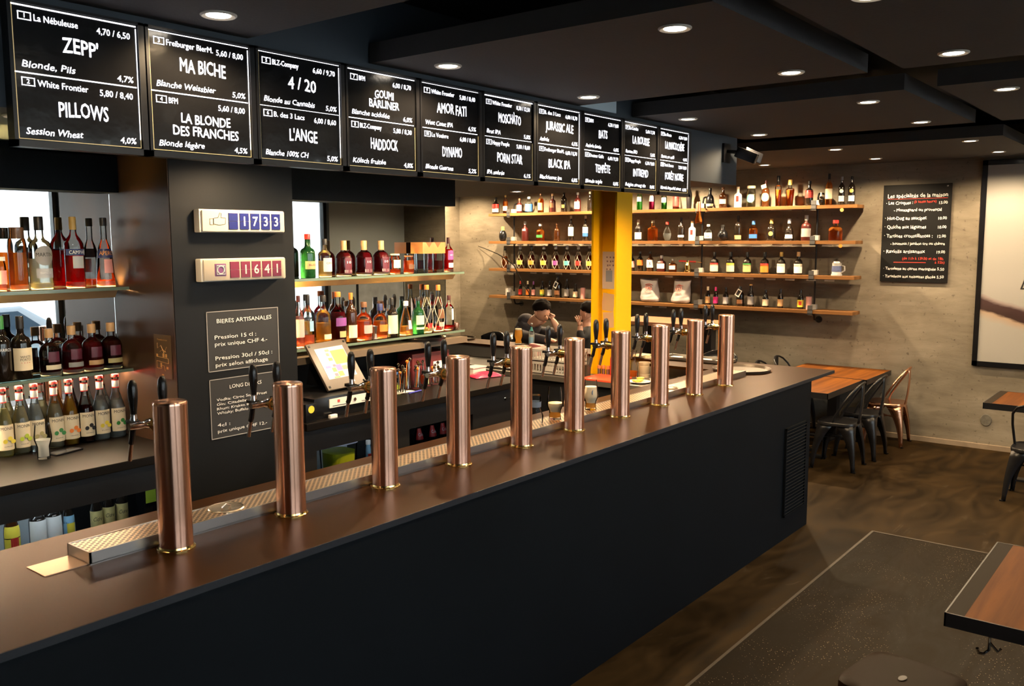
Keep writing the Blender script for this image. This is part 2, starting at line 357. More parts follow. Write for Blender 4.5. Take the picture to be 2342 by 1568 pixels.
# ------------------------------------------------------------------ recessed downlights
def downlight(p, label, power=LAMP, size=156, grp='recessed ceiling spots'):
    t = thing('downlight', label, 'ceiling light', p, 0, grp)
    B().lathe([(.044, -.003), (.060, -.008), (.066, -.004), (.066, 0), (.040, 0), (.040, -.003), (.044, -.003)], seg=28).build('trim_ring', mat('lamp_ring_white', (.72, .66, .56), .35), t)
    B().lathe([(0, -.0055), (.043, -.0045), (.043, -.001), (0, -.001)], seg=24).build('lens', LENS, t)
    l = bpy.data.lights.new('spot', 'SPOT'); l.energy = power; l.color = WARM; l.spot_size = math.radians(size); l.spot_blend = .55; l.shadow_soft_size = .03
    lo = bpy.data.objects.new('spot', l); COL.objects.link(lo); lo.parent = t; lo.location = (0, 0, -.03)
    return t
LX = [1.98, 3.22, 4.42, 5.65, 6.85, 8.42, 9.64]
near = ['beside the first menu boards', 'above the third menu board', 'above the seventh menu board', 'above the ninth menu board', 'beside the end of the menu boards', 'near the end wall before the shelves', 'closest to the shelf wall']
for x, n in zip(LX, near): downlight((x, 2.94 if x < 8 else 2.87, ZR), 'small round recessed spot along the bar, %s' % n, 40 if x < 9 else 140)
near2 = ['out over the nearest tap', 'in the big panel, nearer the viewer', 'in the big panel corner', 'in the second panel', 'in the second panel corner', 'in the last panel before the wall', 'in the last panel hard by the wall']
for x, n in zip(LX, near2): downlight((x, 1.74, ZR), 'small round recessed spot, front edge row, %s' % n, LAMP if x < 9 else 120)
near3 = ['x', 'at the very top of the room', 'in the side panel beside the gap', 'in the second side panel', 'in the second side panel further on', 'over the side table', 'in the last side panel by picture']
for x, n in zip(LX[1:], near3[1:]): downlight((x, 1.0, ZR), 'small round recessed spot over the dining side, %s' % n, 14 if x < 9 else 40)
for y, n in ((4.07, 'over the chalk board side of shelves'), (5.27, 'over the middle of the shelf wall'), (6.47, 'over the seated man'), (7.67, 'at the far end of the shelf wall')):
    downlight((9.66, y, 3.0 if y > 6.2 else ZR), 'small round recessed spot %s' % n, 330)
downlight((9.66, 8.85, 3.0), 'small round recessed spot in the far corner beyond the shelf ends', 200)
for y, n in ((4.5, 'over the high table'), (6.0, 'over the bar return'), (7.6, 'beyond the bar return')): downlight((8.42, y, 3.0 if y > 6.1 else ZR), 'small recessed fill spot added out of view %s' % n, 95)  # fill spots added behind the boards, softening wall shadows and lighting the guests
for x, n in ((8.42, 'window'), (9.64, 'picture')): downlight((x, -.2, ZR), 'small round recessed spot added to lighten the street wall, on the %s side' % n, 75)  # spots added out of view to brighten the street wall in the mirror
for x, n in ((1.45, 'syrup bottles'), (2.62, 'black column'), (3.8, 'card till'), (5.0, 'bar sink'), (6.25, 'yellow column')):
    downlight((x, 3.36, 2.64), 'small recessed spot under the bulkhead above the %s' % n, 40 if x < 2 else 60 if x > 6 else 60 if x < 3 else 190, 166, 'spots under the bulkhead')
downlight((5.32, 4.15, 2.64), 'small recessed spot added under the bulkhead to light the yellow column web', 32, 130, 'spots under the bulkhead')  # hidden spot added so that light reaches the column web
downlight((6.517, 5.115, 2.64), 'small lit recessed spot under the bulkhead end near shelves', 18, 130, 'spots under the bulkhead')

# ------------------------------------------------------------------ bar
ZB, YF, YI, XE = 1.15, 2.385, 3.20, 7.17
bar = thing('bar_counter', 'long black bar with bronze brown top and ten copper tap columns', 'bar counter', (0, 0, 0))
bp_ = B().box(-1.6, 6.68, YF+.004, YF+.05, 0, ZB-.022).box(6.63, 6.68, YF+.05, 3.05, 0, ZB-.022).box(-1.6, 6.63, 3.10, 3.14, 0, ZB-.022)
bp_.build('front_panel', BLACKP, bar, smooth=False)
tp = B().box(-1.7, XE, YF, YI, ZB-.022, ZB).box(6.60, XE, YI, 3.75, ZB-.022, ZB).box(6.84, XE, 3.75, 7.4, ZB-.022, ZB)
tp.build('bar_top', BRONZE, bar, smooth=False)
B().box(-1.7, XE, YF-.003, YF-.0002, ZB-.025, ZB-.0005).box(XE+.0002, XE+.003, YF-.003, 7.4, ZB-.025, ZB-.0005).build('edge_band', mat('edge_band_blue_black', (.011, .0125, .0165), .5, spec=.3), bar, smooth=False)
B().box(6.86, 6.90, 3.2, 7.4, 0, ZB-.022).build('return_panel', mat('grey_metal_panel', (.17, .165, .16), .4, metal=.3), bar, smooth=False)
vg = thing('vent_grille', 'black slatted vent grille set in far end of bar front', 'vent', (6.17, YF, .18))
B().box(0, .40, -.006, .003, 0, .66).build('backing', BLACKP, vg, smooth=False)
gf = B()
for z in range(26): gf.obox((.20, -.009, .02+.0245*z), (1, 0, 0), (0, .8, -.6), (0, .6, .8), .19, .006, .0022)
gf.build('slat', BLACKP, vg, smooth=False)
B().box(0, .40, -.014, -.006, .648, .66).box(0, .40, -.014, -.006, 0, .012).box(0, .012, -.014, -.006, 0, .66).box(.388, .40, -.014, -.006, 0, .66).build('frame', BLACKP, vg, smooth=False)
# drip tray
dt = thing('drip_tray', 'long brushed steel drip tray with perforated lid behind copper taps', 'drip tray', (0, 0, ZB))
B().box(1.338, 6.45, 2.818, 2.824, .004, .042).box(1.338, 6.45, 2.966, 2.972, .004, .042).box(1.338, 1.344, 2.818, 2.972, .004, .042).box(6.444, 6.45, 2.818, 2.972, .004, .042).box(1.338, 6.45, 2.818, 2.972, .0, .006).build('trough', STEEL, dt, smooth=False)
def perf_mat():
    m, nt, b, tc = nodes_mat('perforated_steel'); b.inputs['Metallic'].default_value = 1; b.inputs['Roughness'].default_value = .3
    mp = nt.nodes.new('ShaderNodeMapping'); mp.inputs['Rotation'].default_value = (0, 0, PI/4); mp.inputs['Scale'].default_value = (56, 56, 1)
    nt.links.new(tc.outputs['Object'], mp.inputs['Vector']); v = nt.nodes.new('ShaderNodeTexVoronoi'); v.inputs['Scale'].default_value = 1; v.inputs['Randomness'].default_value = 0; v.voronoi_dimensions = '2D'
    nt.links.new(mp.outputs['Vector'], v.inputs['Vector']); r = ramp(nt, [(.30, (0, 0, 0)), (.36, (1, 1, 1))]); nt.links.new(v.outputs['Distance'], r.inputs['Fac'])
    nt.links.new(mixc(nt, r.outputs['Color'], (.015, .01, .008), (.80, .62, .46)), b.inputs['Base Color'])
    nt.links.new(r.outputs['Color'], b.inputs['Metallic']); return m
B().box(1.344, 6.444, 2.824, 2.966, .036, .040).build('perforated_lid', perf_mat(), dt, smooth=False)
B().box(1.20, 1.338, 2.83, 2.96, .0005, .003).build('end_plate', mat('copper_plate', (.75, .48, .32), .3, 1.0), dt, smooth=False)
for k, x in enumerate((1.90, 5.35)):
    r_ = B().lathe([(0, .044), (.055, .044), (.064, .047), (.068, .043), (.068, .040), (0, .040)], (x, 2.896, 0), 28); r_.tube([(x-.02, 2.896, .046), (x, 2.896, .058), (x+.02, 2.896, .046)], .003)
    r_.build('glass_rinser', mat('rinser_metal', (.75, .66, .55), .22, 1.0), dt)
# copper tap columns
def tower(x, first=False):
    t = thing('tap_column', 'copper tap column', 'beer tap', (x, 2.755, ZB))
    B().lathe([(.056, .008), (.0565, .50), (.057, .505), (.054, .511), (.045, .512), (0, .512)], seg=48).build('column', COPPER, t)
    B().lathe([(0, 0), (.064, 0), (.064, .003), (.058, .006), (.056, .012), (0, .012)], seg=40).build('base_flange', BRASS, t)
    # brass collar and chrome cross piece on the server's side, two faucets
    B().lathe([(0, .05), (.021, .05), (.021, .085), (.026, .087), (.026, .094), (.0, .094)], (0, 0, .42), 20, '+y').build('collar', BRASS, t)
    B().lathe([(0, .094), (.019, .094), (.019, .125), (.0, .125)], (0, 0, .42), 16, '+y').lathe([(0, -.085), (.012, -.085), (.014, -.05), (.012, -.03), (.017, -.02), (.017, .02), (.012, .03), (.014, .05), (.012, .085), (0, .085)], (0, .118, .42), 14, 'x').build('cross_pipe', CHROME, t)
    for sx in (-.055, .055):
        f = B().lathe([(0, .11), (.013, .11), (.015, .125), (.011, .14), (.013, .155), (0, .158)], (sx, 0, .42), 14, '+y')
        f.lathe([(.0, .415), (.012, .415), (.0145, .423), (.011, .430), (.0135, .438), (.0105, .445), (.011, .458), (0, .458)], (sx, .138, 0), 14).build('faucet', CHROME, t)
        B().tube([(sx, .142, .435), (sx, .150, .40), (sx, .158, .365), (sx, .165, .352)], .0105, 10).box(sx-.013, sx+.013, .12, .17, .424, .436).build('valve_body', BLKPL, t)
        B().tube([(sx, .163, .355), (sx, .180, .288)], .0075, 10).build('spout', CHROME, t)
        B().lathe([(0, .452), (.0095, .453), (.012, .475), (.0160, .510), (.0170, .540), (.0145, .562), (.008, .575), (0, .577)], (sx, .138, 0), 16).build('handle', BLKPL, t)
    return t
TX = [1.607, 2.094, 2.59, 3.063, 3.544, 4.021, 4.504, 4.982, 5.461, 5.943]
TL = ['standing before the syrup bottles', 'standing before the black column signs', 'standing next to the card till', 'standing in front of the maroon box', 'with the empty glass behind it', 'between the two glasses of foamy beer', 'in front of the yellow column', 'eighth along the bar, by the amber jug', 'last but one, beside the round rinser', 'last of the row, by round tray']
tw = None
for x, l in zip(TX, TL):
    if tw is None: tw = tower(x); o = tw
    else: o = copy_tree(tw, loc=(x, 2.755, ZB))
    o['label'] = 'tall copper tap column with two black handles %s' % l; o['group'] = 'copper tap columns along the bar'

# ------------------------------------------------------------------ backlit menu boards
BEERS = [("1", "La Nébuleuse", "4,70 / 6,50", ["ZEPP'"], "Blonde, Pils", "4,7%"), ("2", "White Frontier", "5,80 / 8,40", ["PILLOWS"], "Session Wheat", "4,0%"),
 ("3", "Freiburger BierM.", "5,60 / 8,00", ["MA BICHE"], "Blanche Weissbier", "5,0%"), ("4", "BFM", "5,60 / 8,00", ["LA BLONDE", "DES FRANCHES"], "Blonde légère", "4,5%"),
 ("5", "BLZ-Company", "6,60 / 9,70", ["4 / 20"], "Blonde au Cannabis", "5,0%"), ("6", "B. des 3 Lacs", "6,00 / 8,60", ["L'ANGE"], "Blanche 100% CH", "5,0%"),
 ("7", "BFM", "6,00 / 8,70", ["GOUMI", "BÄRLINER"], "Blanche acidulée", "6,0%"), ("8", "BLZ-Company", "5,80 / 8,30", ["HADDOCK"], "Kölsch fruitée", "4,8%"),
 ("9", "White Frontier", "5,80 / 8,40", ["AMOR FATI"], "West Coast IPA", "6,5%"), ("10", "La Vouivre", "6,00 / 8,60", ["DYNAMO"], "Blonde Guarana", "5,2%"),
 ("11", "White Frontier", "8,30 / 12,50", ["MOSCHÀTO"], "Brut IPA", "5,8%"), ("12", "Happy People", "5,80 / 8,60", ["PORN STAR"], "IPA ambrée", "6,1%"),
 ("13", "B. des 3 Lacs", "6,00 / 8,70", ["JURASSIC ALE"], "Ambrée", "6,5%"), ("14", "Freiburger BierM.", "6,00 / 8,70", ["BLACK IPA"], "Black/stout ipa", "6,0%"),
 ("15", "BFM", "6,20 / 9,00", ["BATS"], "Ambrée fumée", "6,0%"), ("16", "Docteur Gab's", "6,40 / 9,30", ["TEMPÊTE"], "Blonde triple", "8,0%"),
 ("17", "La Comète", "5,40 / 7,70", ["LA ROUSSE"], "Rousse BIO", "5,0%"), ("18", "Happy People", "6,30 / 9,00", ["INTREPID"], "Belgian strong ale", "8,0%"),
 ("19", "La Meute", "6,20 / 9,00", ["LA PANCOCHÈRE"], "Stout au café", "4,5%"), ("20", "Trois Dames", "7,20 / 10,50", ["FORÊT NOIRE"], "Kirsch imperial stout", "6,0%")]
YS, SX0, SP, SZ0, SZ1 = 3.15, 1.332, 0.4785, 2.512, 2.988
UX, UZ = (1, 0, 0), (0, 0, 1)
names = ['reading ZEPP and PILLOWS, nearest', 'reading MA BICHE and LA BLONDE DES FRANCHES', 'reading 4/20 and ANGE', 'reading GOUMI and HADDOCK', 'reading AMOR FATI and DYNAMO', 'sixth in the row, numbers 11 and 12', 'reading JURASSIC ALE and BLACK IPA', 'reading BATS and TEMPETE', 'reading LA ROUSSE and INTREPID', 'last and furthest, numbers 19 and 20']
for i in range(10):
    X0 = SX0+SP*i; t = thing('menu_board', 'black backlit beer menu board %s' % names[i], 'menu board', (X0, YS, SZ0), 0, 'backlit beer menu boards above the bar')
    W = SP-.006; Hh = SZ1-SZ0; px0, px1, pz0, pz1 = .016, .446, .026, Hh-.014; mz = .245
    fr = B().box(0, W, 0, .05, 0, pz0-.004).box(0, W, 0, .05, pz1+.004, Hh).box(0, px0-.004, 0, .05, 0, Hh).box(px1+.004, W, 0, .05, 0, Hh)
    fr.build('frame', BLKMT, t, smooth=False)
    B().box(px0-.004, px1+.004, .010, .045, pz0-.004, pz1+.004).build('panel', SHEET, t, smooth=False)
    y = .0085
    rnd = random.Random(i*13+5)
    ln = B().box(px0, px1, y-.001, y, pz1-.006*rnd.uniform(.35, 1), pz1).box(px0, px1-.008, y-.001, y, mz-.005*rnd.uniform(.3, 1), mz)
    if i in (0, 1, 2, 6, 9): ln.box(px1-.003, px1, y-.001, y, pz0+.03, pz1-.01)
    ln.build('light_line', GLOW, t, smooth=False)
    B().box(px0, px0+.002, y-.001, y, pz0, pz1).box(px1-.002, px1, y-.001, y, pz0, mz-.01).box(px0, px1, y-.001, y, pz0, pz0+.002).build('gold_edge', GLOWD, t, smooth=False)
    for c in range(2):
        n, brew, price, nm, style, pct = BEERS[i*2+c]; zt = (pz1-.006) if c == 0 else mz; zb = mz if c == 0 else pz0; ch = zt-zb; pw = px1-px0
        T = B(); O = lambda fx, fz: (px0+pw*fx, y, zt-ch*fz)
        bx0, bx1, bz1, bz0 = px0+pw*.045, px0+pw*.145, zt-ch*.075, zt-ch*.20
        for q in ((bx0, bx1, bz1-.0028, bz1), (bx0, bx1, bz0, bz0+.0028), (bx0, bx0+.0028, bz0, bz1), (bx1-.0028, bx1, bz0, bz1)): T.box(q[0], q[1], y-.0006, y, q[2], q[3])
        T.text(n, ((bx0+bx1)/2, y, bz0+.0072), UX, UZ, (bz1-bz0)*.55, align='c', maxw=(bx1-bx0)*.6, bold=.012)
        T.text(brew, O(.165, .19), UX, UZ, .0215, w=min(.46, .0285*len(brew))*pw, bold=.003)
        T.text(price, O(.945, .215 if len(brew) < 14 else .215), UX, UZ, .022, w=.285*pw, align='r', bold=.002)
        big = dict(bold=.016, wob=.05)
        if len(nm) == 1: T.text(nm[0], O(.52, .605), UX, UZ, .050, w=min(.66, .058*len(nm[0]))*pw, align='c', **big)
        else:
            T.text(nm[0], O(.53, .50), UX, UZ, .036, w=.056*len(nm[0])*pw, align='c', **big); T.text(nm[1], O(.53, .715), UX, UZ, .036, w=.056*len(nm[1])*pw, align='c', **big)
        T.text(style, O(.055, .92), UX, UZ, .0225, w=min(.70, .034*len(style))*pw, bold=.004, shear=.22, wob=.06)
        T.text(pct, O(.955, .94), UX, UZ, .0215, w=.14*pw, align='r', bold=.003, shear=.1)
        T.build('lettering', GLOW, t, smooth=False)
# ------------------------------------------------------------------ back bar: column, headers, mirrors, shelves, counters
YM, YC, XC0, XC1, XB, ZC = 4.30, 3.76, 2.24, 2.925, 4.66, 1.24
struct(B().box(XC0, XC1, YC, 4.40, 0, 2.64).build('wall_column', COLP, smooth=False))
struct(B().box(XC0-.004, XC0-.0005, YC+.004, 4.29, ZC, 2.64).build('wall_niche', mat('bronze_side_laminate', (.075, .038, .020), .34, metal=.4), smooth=False))
struct(B().box(-1.5, XC0, 4.30, 4.40, 0, 2.64).box(XC1, XB, 4.31, 4.40, 0, 2.64).build('wall_backbar', BLACKP, smooth=False))
struct(B().box(-1.5, XC0, 4.20, 4.30, 2.43, 2.60).box(XC1, XB, 4.20, 4.31, 2.43, 2.64).build('trim_header', BLACKP, smooth=False))
m1 = tag(B().box(-1.4, XC0-.006, 4.292, 4.2995, ZC, 2.43).build('bar_mirror', MIRROR, smooth=False), 'large mirror behind the syrup and aperitif bottles, left niche', 'mirror', 'mirrors behind the bottle shelves')
m2 = tag(B().box(XC1, XB-.004, 4.300, 4.3095, 1.56, 2.43).build('bar_mirror', MIRROR, smooth=False), 'large mirror behind the spirits shelves beside the concrete wall', 'mirror', 'mirrors behind the bottle shelves')
B().box(XB-.004, XB, 4.298, 4.310, 1.53, 2.43).build('edge_trim', CHROME, m2, smooth=False)
B().box(XC0-.006, XC0-.001, 4.290, 4.2995, ZC, 2.43).build('edge_trim', CHROME, m1, smooth=False)
def glass_shelf(x0, x1, z, label, led, end=0):
    t = thing('glass_shelf', label, 'shelf', (x0, 0, z), 0, 'lit glass shelves of the back bar'); L = x1-x0
    B().box(0, L, 4.15, 4.288, -.010, 0).build('glass_plate', SHELFG, t, smooth=False)
    if led or x0 > 0: B().box(.01, L-(.05 if end else .008)-end, 4.198, 4.252, -.017, -.0125).build('led_channel', BLKMT, t, smooth=False)
    B().box(0, L, 4.1485, 4.15, -.016, -.001).build('glass_edge', mat('glass_edge_green', (.12, .17, .13), .15), t, smooth=False)
    if led:
        B().prism([(0, 4.165, -.012), (0, 4.195, -.052), (0, 4.288, -.052), (0, 4.288, -.047), (0, 4.20, -.047), (0, 4.172, -.012)], (L-.05-end, 0, 0)).build('profile', STRIPD, t, smooth=False)
    B().box(.02, L-(.06 if end else .012)-end, 4.205, 4.245, -.0118, -.0108).build('led_strip', STRIP if (led or x0 > 0) else STRIPW, t, smooth=False)
    return t
ZU, ZL = 1.979, 1.580
glass_shelf(-1.3, XC0-.002, ZU, 'upper lit glass shelf with aperitif bottles, left of the black column', True)
glass_shelf(-1.3, XC0-.002, ZL, 'lower lit glass shelf with whisky bottles, left of the black column', False)
glass_shelf(XC1+.002, XB+.03, ZU, 'upper lit glass shelf with red brown bottles, right of column', True, .02)
glass_shelf(XC1+.002, XB+.03, ZL-.008, 'lower lit glass shelf crowded with spirits, right of column', False, .02)
tag(B().box(XC1, XB, 4.10, 4.31, 1.488, 1.528).build('back_ledge', mat('brown_ledge', (.13, .095, .065), .4), smooth=False), 'brown ledge under the lower glass shelf right of the column', 'ledge')
def cabinet(x0, x1, label, holes):
    t = thing('back_bar_cabinet', label, 'cabinet', (0, 0, 0)); c = B()
    c.box(x0, x1, 4.20, 4.29, 0, ZC-.042).box(x0, x1, 3.76, 4.20, 0, .10)
    es = [x0]+[v for h in holes for v in h]+[x1]
    for a, b_ in zip(es[0::2], es[1::2]): c.box(a, b_, 3.74, 4.20, .10, ZC-.042)
    for a, b_ in holes: c.box(a, b_, 3.74, 3.77, 1.075, ZC-.042)
    c.build('carcass', mat('cabinet_black', (.008, .008, .009), .4), t, smooth=False)
    lh = holes[0]; B().box(lh[0]+.003, min(lh[1]-.003, 1.80 if lh[0] < 2 else 9), 4.185, 4.198, .805, 1.17).build('fridge_liner', mat('fridge_liner_white', (.55, .6, .62), .5), t, smooth=False)
    B().box(x0, x1, 3.70, 4.29, ZC-.040, ZC).build('worktop', COUNTER, t, smooth=False, bevel=.003)
    for a, b_ in holes: B().box(a, b_, 3.80, 4.19, .79, .80).build('wire_shelf', STEEL, t, smooth=False)
    return t
FR = [(.95, 2.20)]
cabinet(-1.3, XC0-.002, 'black back bar unit with dark brown worktop under the syrup bottles', FR)
cr = cabinet(XC1+.002, 4.86, 'black back bar unit with dark worktop carrying the card till', [(3.02, 3.62), (3.72, 4.30)])
B().lathe([(0, 0), (.012, 0), (.012, .006), (.006, .008), (0, .008)], (4.63, 3.74, 1.13), 16, 'y').lathe([(0, 0), (.004, 0), (.004, .012), (0, .012)], (4.665, 3.74, 1.128), 10, 'y').build('lock', CHROME, cr)
for nm_, x0, x1, e, c_ in (('fridge_light', 1.0, 1.93, 6.0, (.75, .9, 1.0)), ('fridge_light', 3.05, 3.6, 3.2, (.8, .9, 1.0)), ('fridge_light', 3.75, 4.28, .5, (.9, .8, 1.0))):
    t = tag(B().box(x0, x1, 3.80, 3.815, 1.180, 1.194).build('fridge_lamp', mat('fridge_lamp_%d' % int(x0*10), (1, 1, 1), .5, emit=e*4, ecol=c_), smooth=False), 'strip lamp inside the fridge %s' % ('under the syrup bottles' if x0 < 2 else 'below the card till' if x0 < 3.5 else 'with the red labelled bottles'), 'lamp')
# ------------------------------------------------------------------ bottles
def C(name, col, rough=0.4, **k): return mat(name, col, rough, **k)
PAL = dict(red=(.50, .03, .025), dred=(.050, .006, .005), orange=(.75, .20, .03), tan=(.55, .33, .15), gold=(.60, .38, .10), cream=(.72, .62, .44), white=(.76, .74, .70), black=(.014, .013, .013),
  green=(.04, .22, .05), blue=(.04, .14, .42), navy=(.02, .03, .12), teal=(.10, .42, .40), pink=(.75, .33, .30), purple=(.22, .06, .25), magenta=(.62, .03, .22), yellow=(.78, .62, .06), silver=(.45, .46, .48),
  grey=(.28, .27, .26), lime=(.45, .55, .05), brown=(.16, .07, .03), khaki=(.42, .36, .16), sky=(.25, .45, .60), plum=(.10, .015, .03))
def pcol(n): return mat('paint_'+n, PAL[n], .38)
DARKG = mat('dark_bottle_glass', (.010, .007, .005), .07, coat=.5)
GREENG = mat('green_bottle_glass', (.010, .075, .020), .07, coat=.5, trans=.35)
BROWNG = mat('brown_bottle_glass', (.035, .011, .003), .07, coat=.5)
LIQ = dict(amber=(.86, .34, .06), gold=(.95, .60, .18), red=(.80, .02, .02), orange=(.98, .30, .07), whisky=(.72, .24, .04), dark=(.10, .012, .008), rum=(.32, .04, .02), pale=(.96, .86, .62), water=(.93, .95, .95),
  rose=(.98, .45, .38), green=(.15, .60, .12), magenta=(.60, .03, .18), juice=(.90, .48, .06), lemon=(.90, .80, .40), crimson=(.26, .010, .018), blue=(.10, .40, .80))
def liq(n): return liquid('drink_'+n, LIQ[n], .55 if n in ('juice', 'lemon') else .48)
STY = dict(
 std=[(.93, 0), (1, .02), (1, .57), (.95, .63), (.72, .69), (.42, .745), (.33, .79), (.31, .985)],
 squat=[(.95, 0), (1, .03), (1, .47), (.97, .54), (.86, .61), (.62, .665), (.38, .70), (.34, .74), (.34, .985)],
 port=[(.95, 0), (1, .02), (1, .55), (.97, .60), (.82, .65), (.46, .69), (.36, .73), (.34, .985)],
 beer=[(.94, 0), (1, .02), (1, .50), (.92, .58), (.62, .69), (.44, .79), (.38, .985)],
 monin=[(.93, 0), (1, .02), (1, .47), (.90, .54), (.63, .65), (.44, .74), (.40, .80), (.40, .985)],
 cone=[(.97, 0), (1, .03), (.93, .25), (.68, .52), (.42, .70), (.32, .76), (.31, .985)],
 trap=[(.66, 0), (.70, .02), (1, .60), (.92, .66), (.45, .70), (.42, .74), (.42, .985)],
 flare=[(1, 0), (1.0, .03), (.82, .40), (.74, .50), (.55, .60), (.36, .66), (.32, .70), (.32, .985)],
 round=[(.45, 0), (.62, .03), (.92, .18), (1, .32), (.94, .47), (.72, .60), (.42, .68), (.34, .73), (.32, .985)],
 egg=[(.5, 0), (.8, .06), (1, .30), (.97, .46), (.78, .62), (.46, .72), (.40, .75), (.38, .985)],
 jar=[(.95, 0), (1, .03), (1, .72), (.90, .80), (.80, .84), (.80, .985)],
 netted=[(.85, 0), (.95, .03), (1, .25), (1, .42), (.85, .55), (.52, .66), (.36, .73), (.33, .985)],
 shaker=[(.75, 0), (.8, .02), (1, .60), (.8, .72), (.45, .85), (.4, .985)])
def rad_at(prof, z):
    for (a, za), (b, zb) in zip(prof, prof[1:]):
        if za <= z <= zb: return a+(b-a)*(z-za)/(zb-za+1e-9)
    return prof[-1][0]
def bottle(name, label, cat, pos, h, r, style='std', glass=None, drink=None, level=.5, cap='black', capf=.12, labs=(), face=-PI/2, group=None, texts=(), sq=0.0, net=False, capw=1.18, seg=24, capb=False):
    t = thing(name, label, cat, pos, 0, group); pr_ = STY[style]
    P = [(0, 0)]+[(a*r, z*h) for a, z in pr_]+[(0, .985*h)]
    B().lathe(P, seg=seg, sq=sq).build('bottle_glass', glass or GLASS, t)
    if drink:
        L = [(a*r*.93, max(.018, z)*h) for a, z in pr_ if z < level]; L.append((rad_at(pr_, level)*r*.93, level*h))
        B().lathe([(0, .018*h)]+L+[(0, level*h)], seg=20, sq=sq).build('drink', liq(drink), t)
    if drink and capb: B().lathe([(0, .001), (rad_at(pr_, .01)*r*.95, .001), (rad_at(pr_, .03)*r*.96, .010), (rad_at(pr_, .05)*r*.96, .085*h), (0, .085*h)], seg=20, sq=sq).build('thick_base', liquid('thick_glass_base', (1.0, .90, .74), .65), t)
    nr = pr_[-1][0]*r
    B().lathe([(0, (1-capf)*h), (nr*capw, (1-capf)*h), (nr*capw, (1-.012)*h), (nr*capw*.9, h), (0, h)], seg=16).build('cap', pcol(cap), t)
    def rr(a, z):
        q = 1.0
        if sq > 0:
            e = 2+sq*8; q = 1.0/((abs(math.cos(a))**e+abs(math.sin(a))**e)**(1.0/e))
        return (rad_at(pr_, z)*r+.0012)*q
    for lab_ in labs:
        c, z0, z1, ha = lab_[:4]
        if len(lab_) > 4:      # round label
            ld = B(); hz = (z1-z0)*h/2; zc = (z0+z1)*h/2; vs = [(rr(face, zc/h)*math.cos(face), rr(face, zc/h)*math.sin(face), zc)]
            for q in (.5, 1):
                for i in range(20):
                    a_ = 2*PI*i/20; an = face+hz*q*math.cos(a_)/r; zz = zc+hz*q*math.sin(a_); R_ = rr(an, zz/h); vs.append((R_*math.cos(an), R_*math.sin(an), zz))
            ld.add(vs, [(0, 1+i, 1+(i+1) % 20) for i in range(20)]+[(1+i, 21+i, 21+(i+1) % 20, 1+(i+1) % 20) for i in range(20)]).build('paper_label', pcol(c), t); continue
        lb = B(); n = 10; rows = 3 if z1 < .9 else 2; vs = []
        for j in range(rows+1):
            z = z0+(z1-z0)*j/rows
            for i in range(n+1):
                a = face+ha*(2*i/n-1); q = rr(a, z); vs.append((q*math.cos(a), q*math.sin(a), z*h))
        lb.add(vs, [(j*(n+1)+i, j*(n+1)+i+1, (j+1)*(n+1)+i+1, (j+1)*(n+1)+i) for j in range(rows) for i in range(n)])
        lb.build('paper_label', pcol(c), t)
    for tx, z, hh, wf, m_ in texts:
        R = rad_at(pr_, z)*r+.0022
        def cv(X, Y, R=R, z=z):
            a = face+X/R; q = rr(a, z+Y/h)+.0008; return (q*math.cos(a), q*math.sin(a), z*h+Y)
        B().text(tx, (0, 0, 0), UX, UZ, hh, w=2*r*wf, align='c', curve=cv).build('lettering', m_, t, smooth=False)
    if net:
        nb = B()
        for s_ in (1, -1):
            for o_ in (0, PI/2, PI, 1.5*PI):
                nb.tube([((rad_at(pr_, z)*r+.002)*math.cos(face+o_+s_*z*3.0), (rad_at(pr_, z)*r+.002)*math.sin(face+o_+s_*z*3.0), z*h) for z in [k/14*.72+.02 for k in range(15)]], .0016, 4)
        nb.build('raffia_net', pcol('cream'), t)
    return t
def depth(p): return (Vector(p)-Vector((0, 0, CAMZ))).dot(_f)
# --- niche bottles: axis in the plane y = 4.225
def niche(px, top, wpx, z, name, label, **k):
    p = at(px, (top+640)/2, 'y', 4.222); pt = at(px, top, 'y', 4.222); h = pt.z-z
    x = p.x
    for _ in range(3):
        q = Vector((x, 4.222, z)); X, Y, D = (q-Vector((0, 0, CAMZ))).dot(_r), 0, depth(q); x += (px-(1171+F*X/D))*D/F/(_r.x-X/D*_f.x)
    r = wpx/2*depth(p)/F
    return bottle(name, label, 'bottle', (x, 4.222, z+.0005), h, min(r, .066), capb=z > 1.3, **k)
up_l = 'on left niche upper shelf'
lo_l = 'on left niche lower shelf'
niche(6, 587, 20, ZU, 'liquor_bottle', 'small clear bottle with pink label at the left picture edge '+up_l, style='jar', drink='rose', level=.5, cap='white', labs=[('pink', .2, .6, 1.2)])
niche(45, 520, 40, ZU, 'liquor_bottle', 'broad amber bottle with wide brown cap beside the clear vermouth '+up_l, style='jar', drink='amber', level=.60, cap='brown', capf=.18, capw=1.0)
niche(97, 495, 49, ZU, 'vermouth_bottle', 'clear vermouth bottle with round silver label '+up_l, style='port', drink='water', level=.42, cap='black', capf=.19, labs=[('grey', .33, .60, 1.0, 'o'), ('silver', .16, .29, .8)], texts=[('MARTINI', .455, .017, .80, INK), ('BIANCO', .215, .010, .5, CHALK)])
niche(174, 496, 42, ZU, 'aperitif_bottle', 'red bitter aperitif bottle with gold cap and dark blue band '+up_l, style='std', drink='red', level=.53, cap='gold', capf=.18, labs=[('navy', .46, .55, 1.35), ('silver', .28, .45, .6)], texts=[('CAMPARI', .48, .017, .95, CHALK)])
niche(243, 498, 42, ZU, 'aperitif_bottle', 'nearly empty orange aperitif bottle with black band '+up_l, style='flare', drink='orange', level=.10, cap='black', capf=.12, labs=[('navy', .42, .55, 1.4), ('pink', .20, .40, .55)], texts=[('APEROL', .46, .020, .95, mat('orange_print', (.9, .35, .05), .5))])
